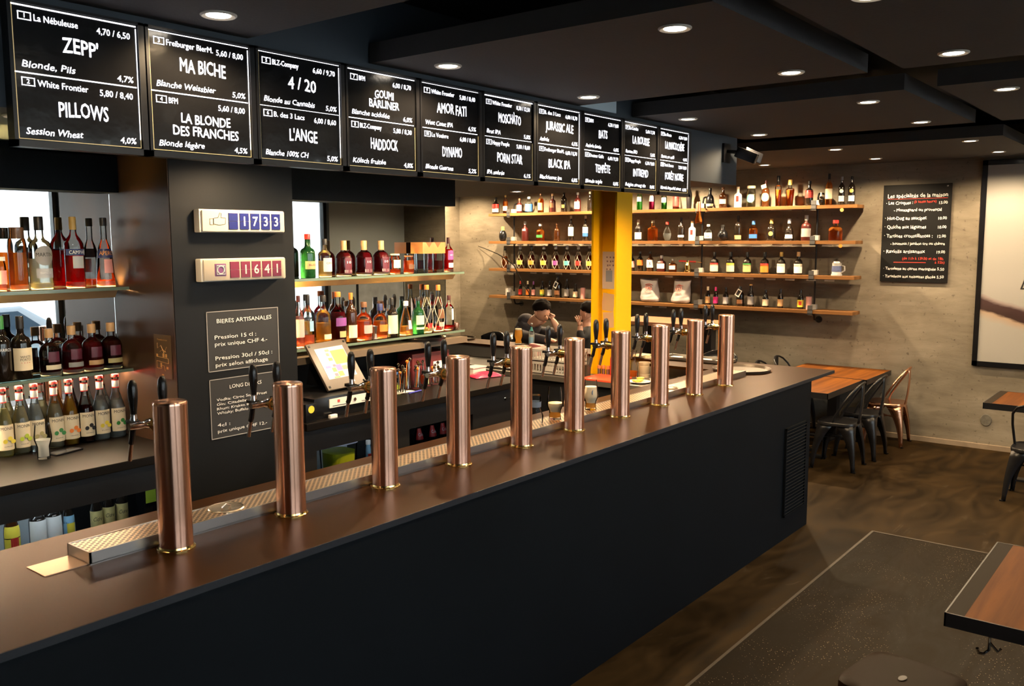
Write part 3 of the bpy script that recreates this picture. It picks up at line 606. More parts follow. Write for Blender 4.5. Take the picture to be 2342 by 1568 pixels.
niche(8, 722, 40, ZL, 'port_bottle', 'black port bottle with green capsule at the left picture edge '+lo_l, style='port', glass=DARKG, cap='green', capf=.20, texts=[('BARROS', .46, .014, .8, CHALK)])
niche(53, 722, 42, ZL, 'port_bottle', 'black port bottle with big white label '+lo_l, style='port', glass=DARKG, cap='black', capf=.20, labs=[('cream', .14, .50, 1.25)], texts=[('WHITE', .34, .011, .55, INK), ('PORTO', .295, .011, .55, INK), ('1 2 3 4', .255, .006, .45, mat('red_print', (.5, .05, .05), .6))])
for px, tp_, dr, lv, lc, d in ((117, 751, 'dark', .32, 'cream', 'squat whisky bottle, least full, left of three fuller ones'), (168, 744, 'crimson', .46, 'grey', 'squat half full whisky bottle, second of four'), (214, 740, 'crimson', .62, 'tan', 'squat whisky bottle with tan label, third of four'), (257, 737, 'dark', .62, 'khaki', 'squat dark whisky bottle nearest the side wall')):
    niche(px, tp_, 46, ZL, 'whisky_bottle', d+' '+lo_l, style='squat', drink=dr, level=lv, cap='tan', capf=.19, labs=[(lc, .14, .24, .8), ('plum', .30, .52, .55)], group='squat whisky bottles')
# syrups on the worktop
SYR = [(14, 886, 'lemon', .70, 'yellow', 'CITRON', 'lemon'), (52, 881, 'pale', .70, 'lime', 'CITRON VERT', 'lime'), (86, 876, 'water', .70, 'khaki', 'CANNE', 'brown sugar'), (130, 870, 'pale', .66, 'green', 'AGAVE', 'agave'), (164, 866, 'juice', .74, 'orange', 'ORANGE', 'orange'), (199, 861, 'dark', .56, 'black', 'VANILLE', 'vanilla'), (234, 857, 'water', .62, 'yellow', 'YUZU', 'citrus'), (270, 854, 'water', .60, 'green', 'COCO', 'coconut')]
for k, (px, tp_, dr, lv, pc, tx, d) in enumerate(SYR):
    s = niche(px, tp_, 36, ZC, 'syrup_bottle', '%s syrup bottle with red cap, %s from the left on the brown worktop' % (d, ORD[k]), style='monin', drink=dr, level=lv, cap='red', capf=.045, group='syrup bottles in a row', labs=[('cream', .10, .47, 1.1), ('white', .80, .90, 3.1), ('red', .785, .80, 3.1), ('red', .90, .915, 3.1)], texts=[('MONIN', .395, .014, .80, INK), (tx, .145, .005, .5, INK)])
    r0 = .036
    fr = B()
    for q in range(3):
        a = -PI/2+(-.35, .15, .5)[q]; R = rad_at(STY['monin'], .25)*.042; ctr = Vector((R*math.cos(a), R*math.sin(a), .30*(.20, .24, .19)[q]+.012))
        fr.lathe([(0, -.002), (.008, -.001), (.010, .0012), (0, .0018)], ctr, 12, 'y')
    fr.build('fruit_print', pcol(pc), s)
g = thing('water_glass', 'stemless tulip glass of clear water before the syrup bottles', 'glass', tuple(at(101, 1048, 'z', ZC)))
B().lathe([(0, .001), (.026, .001), (.026, .055), (.036, .085), (.037, .10), (.030, .155), (.0285, .155), (.0355, .10), (.0345, .086), (.0245, .056), (.0245, .012), (0, .012)], seg=28).build('bowl', TUMBLER, g)
B().lathe([(0, .012), (.024, .012), (.024, .055), (.0335, .086), (0, .086)], seg=24).build('water', liq('water'), g)
ph = thing('smartphone', 'black smartphone lying on the worktop before the syrup bottles', 'phone', tuple(at(149, 1034, 'z', ZC)), .25)
B().box(-.07, .07, -.034, .034, 0, .008).build('body', BLKPL, ph, bevel=.002); B().box(-.066, .066, -.031, .031, .008, .0086).build('screen', mat('phone_screen', (.02, .022, .028), .05), ph, smooth=False)
# --- right niche, upper shelf
up_r = 'on right niche upper shelf'; lo_r = 'on right niche lower shelf'
niche(705, 535, 34, ZU, 'whisky_bottle', 'green whisky bottle with red capsule '+up_r, style='port', glass=GREENG, cap='red', capf=.12, labs=[('tan', .20, .38, 1.0)], texts=[('BUSS', .27, .012, .55, INK)])
niche(744, 546, 31, ZU, 'gin_bottle', 'clear gin bottle with silver label and black cap '+up_r, style='port', drink='pale', level=.42, cap='black', capf=.16, labs=[('silver', .14, .50, .9)], texts=[('GIN', .34, .012, .5, INK)])
for px, d in ((787, 'first'), (833, 'second'), (872, 'third')):
    niche(px, 550, 37, ZU, 'rum_bottle', 'squat dark red rum bottle with tan stopper, %s of three %s' % (d, up_r), style='squat', drink='crimson', level=.66, cap='tan', capf=.27, labs=[('plum', .08, .52, .55), ('grey', .10, .18, .62)], group='squat dark red rum bottles', texts=[('10', .36, .014, .3, CHALK)])
niche(904, 580, 25, ZU, 'jam_jar', 'small glass jar with red contents next to the rum bottles', style='jar', drink='orange', level=.22, cap='cream', capf=.08, labs=[('cream', .3, .7, 1.0)], capw=1.05)
niche(935, 584, 25, ZU, 'jam_jar', 'small glass jar of orange preserve beside the tumblers', style='jar', drink='orange', level=.72, cap='brown', capf=.08, labs=[('brown', .25, .5, .7)], capw=1.05)
def tumbler(px, label, dr=None):
    p = at(px, 600, 'y', 4.222); t = thing('tumbler', label, 'glass', (p.x, 4.222, ZU+.0005), 0, 'tumblers under the wooden box'); H, R = .128, .038
    B().lathe([(0, .001), (R*.86, .001), (R, .02), (R, H), (R*.95, H), (R*.95, .02), (0, .016)], seg=24).build('wall', TUMBLER, t)
    if dr: B().lathe([(0, .017), (R*.93, .021), (R*.93, .078), (0, .078)], seg=20).build('drink', liq(dr), t)
    return p
pA = tumbler(960, 'empty clear tumbler under the left part of wooden box'); tumbler(981, 'empty clear tumbler in the middle below the wooden box'); pB = tumbler(1001, 'tumbler holding a dark drink below wooden box', 'dark')
wbx = thing('wooden_box', 'orange wooden box with darker chevrons resting on the tumblers', 'box', ((pA.x+pB.x)/2+.0, 4.22, ZU+.129))
B().box(-.115, .105, -.055, .06, 0, .075).build('body', mat('orange_wood', (.55, .22, .07), .5, var=.25, vscale=14), wbx, bevel=.002)
B().prism([(-.085, -.0555, .075), (-.055, -.0555, .040), (-.025, -.0555, .075)], (0, -.0008, 0)).prism([(.0, -.0555, .075), (.03, -.0555, .040), (.06, -.0555, .075)], (0, -.0008, 0)).build('chevron', mat('brown_wood', (.28, .10, .03), .5), wbx, smooth=False)
niche(1026, 543, 22, ZU, 'liquor_bottle', 'slim red purple bottle with dark red cap, end '+up_r, style='std', drink='red', level=.66, cap='dred', capf=.18, labs=[('purple', .35, .62, .9), ('silver', .12, .26, .8)], texts=[('MYX', .47, .008, .5, CHALK)])
RL = [(685, 676, 24, 'std', None, 'rose', .60, 'dred', .12, [('pink', .2, .55, 1.2)], 'bottle with pink label half hidden by the column', 'gin_bottle', False, 0),
 (706, 674, 28, 'std', None, 'rose', .22, 'black', .16, [('sky', .3, .5, .4)], 'clear bottle with little pink spirit and black cap', 'gin_bottle', False, 0),
 (741, 675, 36, 'port', None, 'gold', .44, 'black', .13, [('cream', .12, .22, .6)], 'clear bottle with pale gold rum and black cap', 'rum_bottle', False, 0),
 (774, 667, 38, 'squat', None, 'crimson', .60, 'orange', .10, [('purple', .34, .50, .9), ('khaki', .12, .24, .5)], 'big dark red bottle with purple lettering band', 'liqueur_bottle', False, 0),
 (804, 669, 27, 'std', BROWNG, None, 0, 'orange', .14, [('cream', .08, .34, 1.1)], 'brown bottle with tall cream label and orange capsule', 'whisky_bottle', False, 0),
 (833, 690, 38, 'squat', None, 'orange', .50, 'brown', .14, [('pink', .18, .40, .7)], 'squat clear bottle of pink orange gin with pink label', 'gin_bottle', False, 0),
 (870, 694, 34, 'squat', None, 'amber', .50, 'navy', .20, [('orange', .2, .4, .8)], 'squat bottle of orange rum with blue stopper', 'rum_bottle', False, 0),
 (897, 681, 27, 'port', DARKG, None, 0, 'black', .18, [('cream', .08, .56, 1.4)], 'dark bottle with octopus drawing on cream label', 'rum_bottle', False, 0),
 (929, 688, 32, 'cone', None, 'gold', .26, 'white', .14, [('silver', .18, .44, .35)], 'conical clear bottle with silver strip label', 'liqueur_bottle', False, 0),
 (957, 679, 27, 'port', GREENG, None, 0, 'black', .10, [('cream', .25, .50, 1.1), ('cream', .12, .18, 1.1)], 'green bottle with cream label and black cap', 'whisky_bottle', False, 0),
 (977, 651, 27, 'netted', None, 'pale', .10, 'orange', .10, [('black', .28, .50, .8), ('red', .10, .2, .7)], 'tall netted rum bottle with orange capsule and dark label', 'rum_bottle', True, 0),
 (1003, 651, 27, 'netted', None, 'red', .10, 'orange', .12, [('brown', .28, .48, .8), ('pink', .10, .2, .7)], 'second tall netted rum bottle with orange capsule, further right', 'rum_bottle', True, 0),
 (1027, 675, 24, 'std', None, 'red', .13, 'dred', .14, [('white', .3, .62, .25)], 'clear bottle with a little red liquor, end', 'liqueur_bottle', False, 0)]
for px, tp_, w_, st, gl, dr, lv, cp, cf, lb, d, nm, net, sq in RL:
    o = niche(px, tp_, w_, ZL-.008, nm, d+' '+lo_r, style=st, glass=gl, drink=dr, level=lv, cap=cp, capf=cf, labs=lb, net=net)
    if px == 897:
        ob = B(); R = .0345
        for q in range(6):
            a0 = -PI/2-.35+.12*q
            ob.tube([(R*math.cos(a0+.12*math.sin(s_*1.3+q)), R*math.sin(a0+.12*math.sin(s_*1.3+q)), .115-s_*.011) for s_ in range(8)], .0014, 4)
        ob.build('octopus_print', INK, o)
jg = at(858, 770, 'y', 4.19)
tag(B().lathe([(0, .002), (.016, .002), (.010, .032), (.009, .035), (.010, .038), (.018, .085), (.0165, .085), (0, .045)], (jg.x, 4.19, ZL-.008), 20).build('jigger', STEEL), 'steel double jigger on the lower lit shelf among the spirits', 'jigger')
cu = at(1049, 745, 'y', 4.22)
ct = thing('copper_mug', 'small copper mug at the open end of the lower glass shelf', 'mug', (XB+.010, 4.215, ZL-.0075))
B().lathe([(0, .001), (.017, .001), (.022, .02), (.021, .045), (.0185, .045), (.019, .02), (0, .006)], seg=20).build('cup', COPPER, ct); B().tube([(.021, 0, .04), (.034, 0, .034), (.034, 0, .018), (.0215, 0, .012)], .0025, 6).build('handle', COPPER, ct)
def tray(pos, r, label, m=None, tilt=0):
    t = thing('serving_tray', label, 'tray', pos, 0, 'round serving trays'); B().lathe([(0, .003), (r*.93, .003), (r, .022), (r+.004, .022), (r*.95, 0), (0, 0)], seg=40).build('dish', m or mat('tray_brown', (.10, .075, .055), .35, metal=.4), t); return t
tray((4.32, 4.235, 1.528), .155, 'black round tray poking out from the brown ledge', BLKMT).location.y = 4.20
tray((7.03, 6.30, ZB), .17, 'round brown tray on the far bar return under concrete wall')
tray((6.70, 2.965, ZB), .228, 'round brown tray on the bar corner next to the last copper column')
# --- things on the dark worktop right of the column
pos = thing('card_till', 'angled touch screen till showing a coloured key pad', 'till', (0, 0, 0))
tl, tr_, bl, br_ = Vector((3.20, 4.045, 1.606)), Vector((3.487, 4.025, 1.618)), Vector((3.20, 3.85, 1.362)), Vector((3.487, 3.85, 1.405))
br_.z = 1.372; tr_.z = 1.610
ux = (br_-bl).normalized(); uy = (tl-bl).normalized(); un_ = ux.cross(uy).normalized(); W_, H_ = (br_-bl).length, (tl-bl).length; cc = (tl+br_)/2
B().obox(cc, ux, uy, un_, W_/2, H_/2, .009).build('housing', mat('till_bronze', (.085, .062, .045), .45), pos, bevel=.006)
B().obox(cc+un_*.0095+uy*.012, ux, uy, un_, W_*.36, H_*.33, .0008).build('screen', mat('screen_white', (.22, .22, .21), .3, emit=.55, ecol=(.95, .92, .82)), pos, smooth=False)
keyc = dict(y=(.85, .78, .15), v=(.45, .35, .75), g=(.35, .75, .2), o=(.9, .5, .3), b=(.45, .75, .85), r=(.8, .3, .35))
def key(u0, u1, v0, v1, c, nm='key'):
    c0 = cc+un_*.0104+uy*.012; B().obox(c0+ux*((u0+u1)/2-.5)*W_*.72+uy*((v0+v1)/2-.5)*H_*.66, ux, uy, un_, abs(u1-u0)*W_*.36-.001, abs(v1-v0)*H_*.33-.001, .0004).build('screen_key', mat('screen_'+c, tuple(v*.25 for v in keyc[c]), .3, emit=.55, ecol=keyc[c]), pos, smooth=False)
key(.48, .98, .42, .88, 'y'); key(.32, .46, .86, .94, 'o'); key(.30, .40, .72, .82, 'o'); key(.40, .47, .74, .8, 'b'); key(.30, .44, .56, .66, 'y'); key(.42, .62, .22, .42, 'v'); key(.08, .26, .34, .42, 'v'); key(.26, .40, .20, .34, 'g'); key(.34, .44, .36, .44, 'r'); key(.40, .58, .04, .20, 'y'); key(.26, .38, .06, .16, 'r'); key(.62, .80, .22, .36, 'o'); key(.20, .40, .0, .06, 'g')
sc = B()
for a in (-1, 1):
    for b_ in (-1, 1): sc.obox(cc+un_*.010+ux*a*W_*.44+uy*b_*H_*.44, ux, uy, un_, .006, .006, .002)
sc.build('corner_screw', BLKPL, pos); B().prism([(3.25, 3.86, 1.37), (3.25, 4.10, 1.37), (3.25, 4.05, 1.56), (3.25, 4.03, 1.585)], (.19, 0, 0)).build('stand', BLKPL, pos)
B().obox(cc+un_*.010-uy*H_*.40+ux*.05, ux, uy, un_, .014, .005, .0006).build('badge', WHITEP, pos, smooth=False)
dr = thing('cash_register_drawer', 'black cash drawer with white front strip under the till', 'cash drawer', (3.02, 3.745, ZC)); W_ = .50
B().box(0, W_, .004, .34, 0, .115).build('housing', BLKPL, dr, bevel=.004)
B().box(.10, W_-.02, -.002, .006, .052, .100).build('front_strip', WHITEP, dr, smooth=False); B().box(.12, .24, -.003, .0, .060, .063).box(.33, .45, -.003, 0, .060, .063).build('slot', INK, dr, smooth=False)
B().lathe([(0, 0), (.010, 0), (.010, .003), (0, .003)], (.28, -.002, .077), 16, 'y').build('lock', CHROME, dr); B().box(.155, .172, -.0035, 0, .078, .092).build('badge', mat('badge_red', (.6, .06, .05), .5), dr, smooth=False)
pr1 = thing('receipt_printer', 'beige and black receipt printer squeezed between column and till', 'printer', (2.935, 4.10, ZC)); B().box(0, .10, 0, .14, 0, .13).build('body', BLKPL, pr1, bevel=.005); B().box(.0, .10, .0, .14, .131, .235).build('cover', mat('beige_plastic', (.50, .40, .30), .5), pr1, bevel=.008); B().box(.02, .09, -.004, .0, .17, .22).build('receipt', PAPER, pr1, smooth=False)
cb = thing('cash_box', 'black box with round yellow sticker beside the cash drawer', 'box', (2.94, 3.72, ZC)); B().box(0, .07, 0, .16, 0, .10).build('body', BLKPL, cb, bevel=.003); B().lathe([(0, 0), (.02, 0), (.02, .001), (0, .001)], (.036, .0, .07), 20, 'y').build('sticker', pcol('yellow'), cb)
tag(B().box(3.10, 3.15, 3.715, 3.735, ZC, ZC+.02).build('eraser', WHITEP, bevel=.003), 'small white block on the worktop edge in front of the cash drawer', 'eraser')
mb = thing('carton', 'dark red carton with white label standing behind the bar tools', 'box', (4.16, 4.145, ZC)); B().box(0, .36, 0, .14, 0, .20).build('body', mat('maroon_card', (.11, .012, .014), .55), mb, bevel=.003); B().box(.20, .32, -.002, 0, .05, .14).build('label_sheet', PAPER, mb, smooth=False); B().box(.0, .36, 0, .14, .2, .206).build('lid', mat('maroon_card2', (.16, .025, .024), .55), mb, smooth=False)
def bar_jar(px, py, h, r, label, rnd):
    p = at(px, py, 'z', ZC); t = thing('tool_jar', label, 'jar', tuple(p), 0, 'jars of bar tools'); R = random.Random(rnd)
    B().lathe([(0, .001), (r*.9, .001), (r, .012), (r, h), (r*.94, h), (r*.94, .014), (0, .01)], seg=20).build('wall', TUMBLER, t)
    for q in range(6):
        a = R.uniform(0, 6.28); b_ = B(); b_.tube([(r*.5*math.cos(a), r*.5*math.sin(a), .012), (r*.8*math.cos(a+.4), r*.8*math.sin(a+.4), h*R.uniform(1.15, 1.7))], .003, 6); e = b_.v[-1]
        b_.lathe([(0, -.012), (.009, -.006), (.011, .004), (0, .014)], e, 10); b_.build('bar_tool', (STEEL, CHROME, BRASS, STEEL, CHROME, pcol('orange'))[(q+rnd) % 6], t)
    return t
bar_jar(916, 900, .11, .034, 'glass of small coloured bottles and pourers beside the third copper column', 1); bar_jar(950, 888, .10, .036, 'glass of bar spoons and pourers in front of the red carton', 2); bar_jar(976, 882, .11, .034, 'jar of strainers at the back of the bar tools', 3); bar_jar(996, 878, .09, .028, 'jar of pourers closest to the red carton corner', 4); bar_jar(928, 892, .12, .034, 'tall jar of tongs behind the glass of pourers', 5)
for px, py, c_, lab in ((908, 893, 'lime', 'small clear bottle with lime green base among the jars'), (962, 872, 'orange', 'small bottle with orange label among bar tool jars')):
    p = at(px, py, 'z', ZC); bottle('bitters_bottle', lab, 'bottle', tuple(p), .12, .02, 'std', drink='lemon', level=.4, cap='blue', labs=[(c_, .1, .35, 1.2)])
gp = at(970, 881, 'z', ZC); gl_ = thing('beer_taster', 'small tulip glass of amber beer on the worktop', 'glass', tuple(gp)); B().lathe([(0, .001), (.024, .001), (.023, .006), (.030, .05), (.031, .07), (.025, .115), (.024, .115), (.029, .07), (.028, .05), (.02, .01), (0, .008)], seg=24).build('bowl', TUMBLER, gl_); B().lathe([(0, .01), (.02, .011), (.0275, .05), (.029, .068), (0, .068)], seg=20).build('beer', liq('orange'), gl_)
tag(B().box(-.08, .08, -.05, .05, 0, .002).build('paper_sheet', PAPER), 'white sheet of paper under the blue pen', 'paper').location = at(915, 896, 'z', ZC)
pn = thing('pen', 'blue ballpoint pen lying on the worktop', 'pen', tuple(at(951, 897, 'z', ZC)+Vector((0, 0, .0055))), .12); B().tube([(-.07, 0, 0), (.055, 0, 0)], .005, 8).build('barrel', mat('pen_blue', (.05, .05, .35), .3), pn); B().tube([(.055, 0, 0), (.07, 0, 0)], .004, 8, r2=.001).build('tip', CHROME, pn)
rb = thing('folded_cloth', 'shiny red plastic packet lying on the worktop end', 'packet', tuple(at(1108, 860, 'z', ZC)), -.3)
vs = []; fs = []; n = 12
for j in range(n+1):
    for i in range(n+1):
        u, v = i/n*2-1, j/n*2-1; e = max(0, (1-abs(u)**3)*(1-abs(v)**3)); vs.append((u*.12, v*.085, .004+.03*e*(.7+.3*math.sin(u*5+v*3)) ))
fs = [(j*(n+1)+i, j*(n+1)+i+1, (j+1)*(n+1)+i+1, (j+1)*(n+1)+i) for j in range(n) for i in range(n)]
bb = B().add(vs, fs); rb.name = 'plastic_packet'; bb.build('foil', mat('red_foil', (.62, .04, .09), .2, coat=.5), rb, solid=.003)
tag(B().box(-.07, .07, -.05, .05, 0, .05).box(-.075, .075, -.055, .055, .05, .056).build('storage_box', mat('frosted_plastic', (.55, .52, .47), .4)), 'low white plastic box behind the red packet', 'box').location = at(1085, 855, 'z', ZC)
# --- fridge contents
def fr_b(px, top, w_, y, label, **k):
    p = at(px, top, 'y', y); r = w_/2*depth(p)/F; k.setdefault('name', 'beer_bottle'); nm = k.pop('name'); zb = .80
    bottle(nm, label, 'bottle', (p.x, y, zb), p.z-zb, r, **k)
fr_b(20, 1128, 34, 3.93, 'amber beer bottle with yellow and red label in fridge under syrups', style='beer', glass=BROWNG, cap='gold', capf=.04, labs=[('yellow', .46, .60, 1.4), ('yellow', .1, .45, 1.4), ('red', .25, .46, .5)])
fr_b(80, 1116, 37, 3.93, 'dark wine bottle with pale label, left of its pair in the fridge', name='wine_bottle', style='port', glass=DARKG, cap='black', labs=[('white', .12, .60, 1.4)])
fr_b(115, 1106, 37, 3.93, 'dark wine bottle with pale label, right of its pair in the fridge', name='wine_bottle', style='port', glass=DARKG, cap='black', labs=[('white', .12, .60, 1.4)])
fr_b(152, 1112, 26, 3.93, 'slim dark bottle with blue and yellow label at fridge edge', style='beer', glass=DARKG, cap='silver', labs=[('sky', .15, .6, 1.4), ('yellow', .3, .5, .7)])
for k, (px, tp_) in enumerate(((219, 1146), (247, 1137), (277, 1129))):
    p = at(px, tp_, 'y', 3.93); t = thing('cider_can', 'dark can with gold leaf label, %s of three in the fridge' % ('first', 'second', 'last')[k], 'can', (p.x, 3.93, .80), 0, 'cider cans in the fridge'); h = p.z-.80
    B().lathe([(0, 0), (.024, 0), (.0265, .008), (.0265, h-.03), (.018, h-.004), (.018, h), (0, h-.003)], seg=24).build('can', DARKG, t)
    lb = B(); lb.lathe([(.0269, .03), (.0269, h-.04)], seg=24).build('label_wrap', mat('gold_label', (.55, .45, .18), .35, var=.4, vscale=40), t)
    B().text('Cidre', (0, 0, 0), UX, UZ, .018, w=.04, align='c', shear=.3, curve=lambda X, Y, h=h: (.0278*math.cos(-PI/2-.3+X/.0275), .0278*math.sin(-PI/2-.3+X/.0275), h-.085+Y)).build('lettering', INK, t, smooth=False)
t = thing('snack_carton', 'black carton with lime green front in the fridge by the column', 'box', (at(345, 1140, 'y', 3.86).x-.03, 3.86, .80)); B().box(0, .06, 0, .08, 0, .36).build('body', BLKPL, t, smooth=False); B().box(.005, .055, -.002, 0, .18, .30).build('front_panel', mat('lime_card', (.45, .62, .04), .5, emit=.0), t, smooth=False)
t = thing('citrus_tub', 'clear tub of lime green juice in the fridge below the till', 'tub', (3.33, 3.93, .80)); B().lathe([(0, .001), (.085, .001), (.095, .24), (.092, .24), (.082, .01), (0, .01)], seg=28, sq=.2).build('wall', TUMBLER, t); B().lathe([(0, .012), (.081, .012), (.089, .19), (0, .19)], seg=28, sq=.2).build('juice', mat('lime_juice', (.50, .55, .02), .4), t); B().lathe([(0, .24), (.098, .24), (.098, .25), (0, .25)], seg=28, sq=.2).build('lid', mat('clear_lid', (.55, .58, .68), .3), t)
for px, tp_, c_, lab in ((783, 1022, 'red', 'squeeze bottle with red cap behind the lime tub'), (772, 1022, 'yellow', 'squeeze bottle with yellow cap behind the lime tub')): fr_b(px, tp_, 16, 4.08, lab, name='squeeze_bottle', style='std', glass=mat('milky_plastic', (.6, .62, .66), .4), cap=c_, capf=.10)
fr_b(705, 1030, 20, 3.93, 'dark bottle with yellow neck label at the fridge edge beside tap column', style='port', glass=DARKG, cap='black', capf=.1, labs=[('yellow', .80, .90, 1.4)])
fr_b(842, 1006, 12, 3.93, 'pale blue carton sliver with red mark beyond the lime tub', name='drink_carton', style='jar', glass=pcol('sky'), cap='white', labs=[('red', .5, .62, .9)])
for k, px in enumerate((918, 956, 986, 1010)):
    fr_b(px, (1000, 962, 955, 950)[k], 24, 4.0, ('dark navy soda bottle in the unlit part of fridge', 'cola bottle with red label, first of three in dark fridge', 'cola bottle with red label, middle of three in dark fridge', 'cola bottle with red label, last of three in dark fridge')[k], name='soda_bottle', style='beer', glass=DARKG, cap='red' if k else 'navy', labs=[('red' if k else 'navy', .5, .8, 1.2)], texts=[] if not k else [('Cola', .60, .02, .7, CHALK)])
# ------------------------------------------------------------------ signs on the black column and its side
def flip(x, y, z, label, fb, app):
    t = thing('flip_counter', label, 'counter sign', (x, y, z), 0, 'white split flap counters on the column'); W_, H_, D_ = .478, .108, .058
    body = mat('flip_white', (.72, .65, .56), .4); B().box(0, W_, .012, D_, 0, H_).build('housing', body, t, bevel=.006)
    B().box(.012, W_-.006, .004, .012, .006, H_-.006).build('face', mat('flip_face', (.72, .60, .45), .5), t, smooth=False)
    B().box(0, W_, -.002, .0, 0, H_).build('cover_glass', COVERG, t, smooth=False)
    for k, ch in enumerate(fb[1]):
        x0 = .150+.061*k; B().box(x0, x0+.050, -.0005, .004, .016, .053).box(x0, x0+.050, -.0005, .004, .0545, .092).build('flap', mat('flap_'+fb[0], dict(blue=(.012, .017, .15), red=(.26, .03, .07))[fb[0]], .4), t, smooth=False)
        if ch.strip(): B().text(ch, (x0+.025, -.001, .033), UX, UZ, .044, align='c', bold=.02).build('digit', CHALK, t, smooth=False)
    ic = B()
    if app == 'thumb':
        P = [(.070, .040), (.070, .066), (.094, .070), (.104, .092), (.111, .090), (.109, .070), (.135, .068), (.132, .040), (.100, .034), (.072, .040)]
        ic.tube([(a, .003, b_) for a, b_ in P], .0012, 5); ic.tube([(.050, .003, .036), (.050, .064), (.068, .064), (.068, .036)] if 0 else [(.050, .003, .036), (.050, .003, .064), (.068, .003, .064), (.068, .003, .036), (.050, .003, .036)], .0012, 5)
        ic.build('thumb_icon', INK, t)
    else:
        B().box(.068, .128, .002, .004, .026, .084).build('icon_tile', mat('icon_purple', (.30, .10, .26), .4), t, bevel=.0)
        ring = [(.098+.018*math.cos(a/16*2*PI), .0, .055+.018*math.sin(a/16*2*PI)) for a in range(16)]; ic.tube(ring, .0025, 6, close=True)
        fr = [(.076, .034), (.120, .034), (.120, .076), (.076, .076)]; ic.tube([(a, 0, b_) for a, b_ in fr], .0025, 6, close=True); ic.lathe([(0, 0), (.003, 0), (0, .002)], (.113, -.001, .070), 8, 'y'); ic.build('camera_icon', CHALK, t)
    return t
flip(2.355, 3.70, 2.236, 'upper white flip counter with thumb sign and blue digits', ('blue', ' 1733'), 'thumb')
flip(2.353, 3.70, 2.006, 'lower white flip counter with camera sign and red digits', ('red', ' 1641'), 'cam')
def wob(b_, t_, x, z, h, w_=None, al='l'): b_.text(t_, (x, -.0022, z), UX, UZ, h, w=w_, align=al, bold=.004, wob=.07)
t = thing('price_board', 'black chalk framed board headed BIERES ARTISANALES on the column', 'sign', (2.40, YC, 1.572), 0, 'chalk framed boards on the column')
FW, FH = .412, .290
def frame(b_, W_, H_, q=.0035): return b_.box(0, W_, -.0022, -.0008, 0, q).box(0, W_, -.0022, -.0008, H_-q, H_).box(0, q, -.0022, -.0008, 0, H_).box(W_-q, W_, -.0022, -.0008, 0, H_)
BRDM = mat('column_board', (.018, .019, .021), .6); CHF = mat('grey_chalk', (.32, .31, .30), .9)
B().box(0, FW, -.0008, -.0001, 0, FH).build('panel', BRDM, t, smooth=False); frame(B(), FW, FH).build('chalk_frame', CHF, t, smooth=False)
b_ = B(); wob(b_, 'BIERES ARTISANALES', .055, .232, .020, .315); wob(b_, 'Pression 15 cl :', .040, .156, .019, .235); wob(b_, 'prix unique CHF 4.-', .040, .122, .019, .300); wob(b_, 'Pression 30cl / 50cl :', .040, .055, .019, .328); wob(b_, 'prix selon affichage', .040, .021, .019, .300); b_.build('lettering', CHALK, t, smooth=False)
t = thing('price_board', 'black chalk framed board headed LONG DRINKS on the column', 'sign', (2.402, YC, 1.243), 0, 'chalk framed boards on the column')
B().box(0, .408, -.0008, -.0001, 0, .292).build('panel', BRDM, t, smooth=False); frame(B(), .408, .292).build('chalk_frame', CHF, t, smooth=False)
b_ = B(); wob(b_, 'LONG DRINKS', .11, .238, .018, .185); wob(b_, 'Vodka: Cîroc Snap Frost', .035, .184, .013, .29); wob(b_, 'Gin: Citadelle', .035, .162, .013, .17); wob(b_, 'Rhum: Kraken Black Spiced', .035, .140, .013, .305); wob(b_, 'Whisky: Buffalo Trace', .035, .118, .013, .25); wob(b_, '4cl :', .035, .058, .016, .070); wob(b_, 'prix unique CHF 12.-', .035, .028, .016, .285); b_.build('lettering', CHALK, t, smooth=False)
t = thing('safety_notice', 'brown notice with orange diagrams on the side of the column', 'notice', (XC0-.0045, 3.94, 1.556)); VY, VZ = (0, -1, 0), (0, 0, 1)
B().box(-.003, -.0005, -.145, 0, 0, .205).build('sheet', mat('brown_film', (.13, .075, .035), .35), t, smooth=False)
b_ = B().text('Procedure du bar', (-.0034, -.03, .178), VY, VZ, .008, w=.085)
for P in ([(.03, .165), (.03, .14), (.06, .155), (.085, .12), (.11, .15)], [(.02, .10), (.12, .095), (.12, .072), (.02, .080), (.02, .045), (.06, .045), (.06, .06), (.08, .06), (.09, .035)], [(.05, .125), (.075, .135), (.10, .125)]): b_.tube([(-.004, -a, z) for a, z in P], .0011, 4)
b_.box(-.0042, -.003, -.03, -.018, .10, .112).box(-.0042, -.003, -.085, -.072, .10, .118).box(-.0042, -.003, -.108, -.095, .10, .116).box(-.0042, -.003, -.062, -.05, .05, .072).box(-.0042, -.003, -.115, -.102, .045, .056).box(-.0042, -.003, -.075, -.06, .012, .018); b_.build('diagram', mat('orange_diagram', (.80, .42, .14), .5), t, smooth=False)
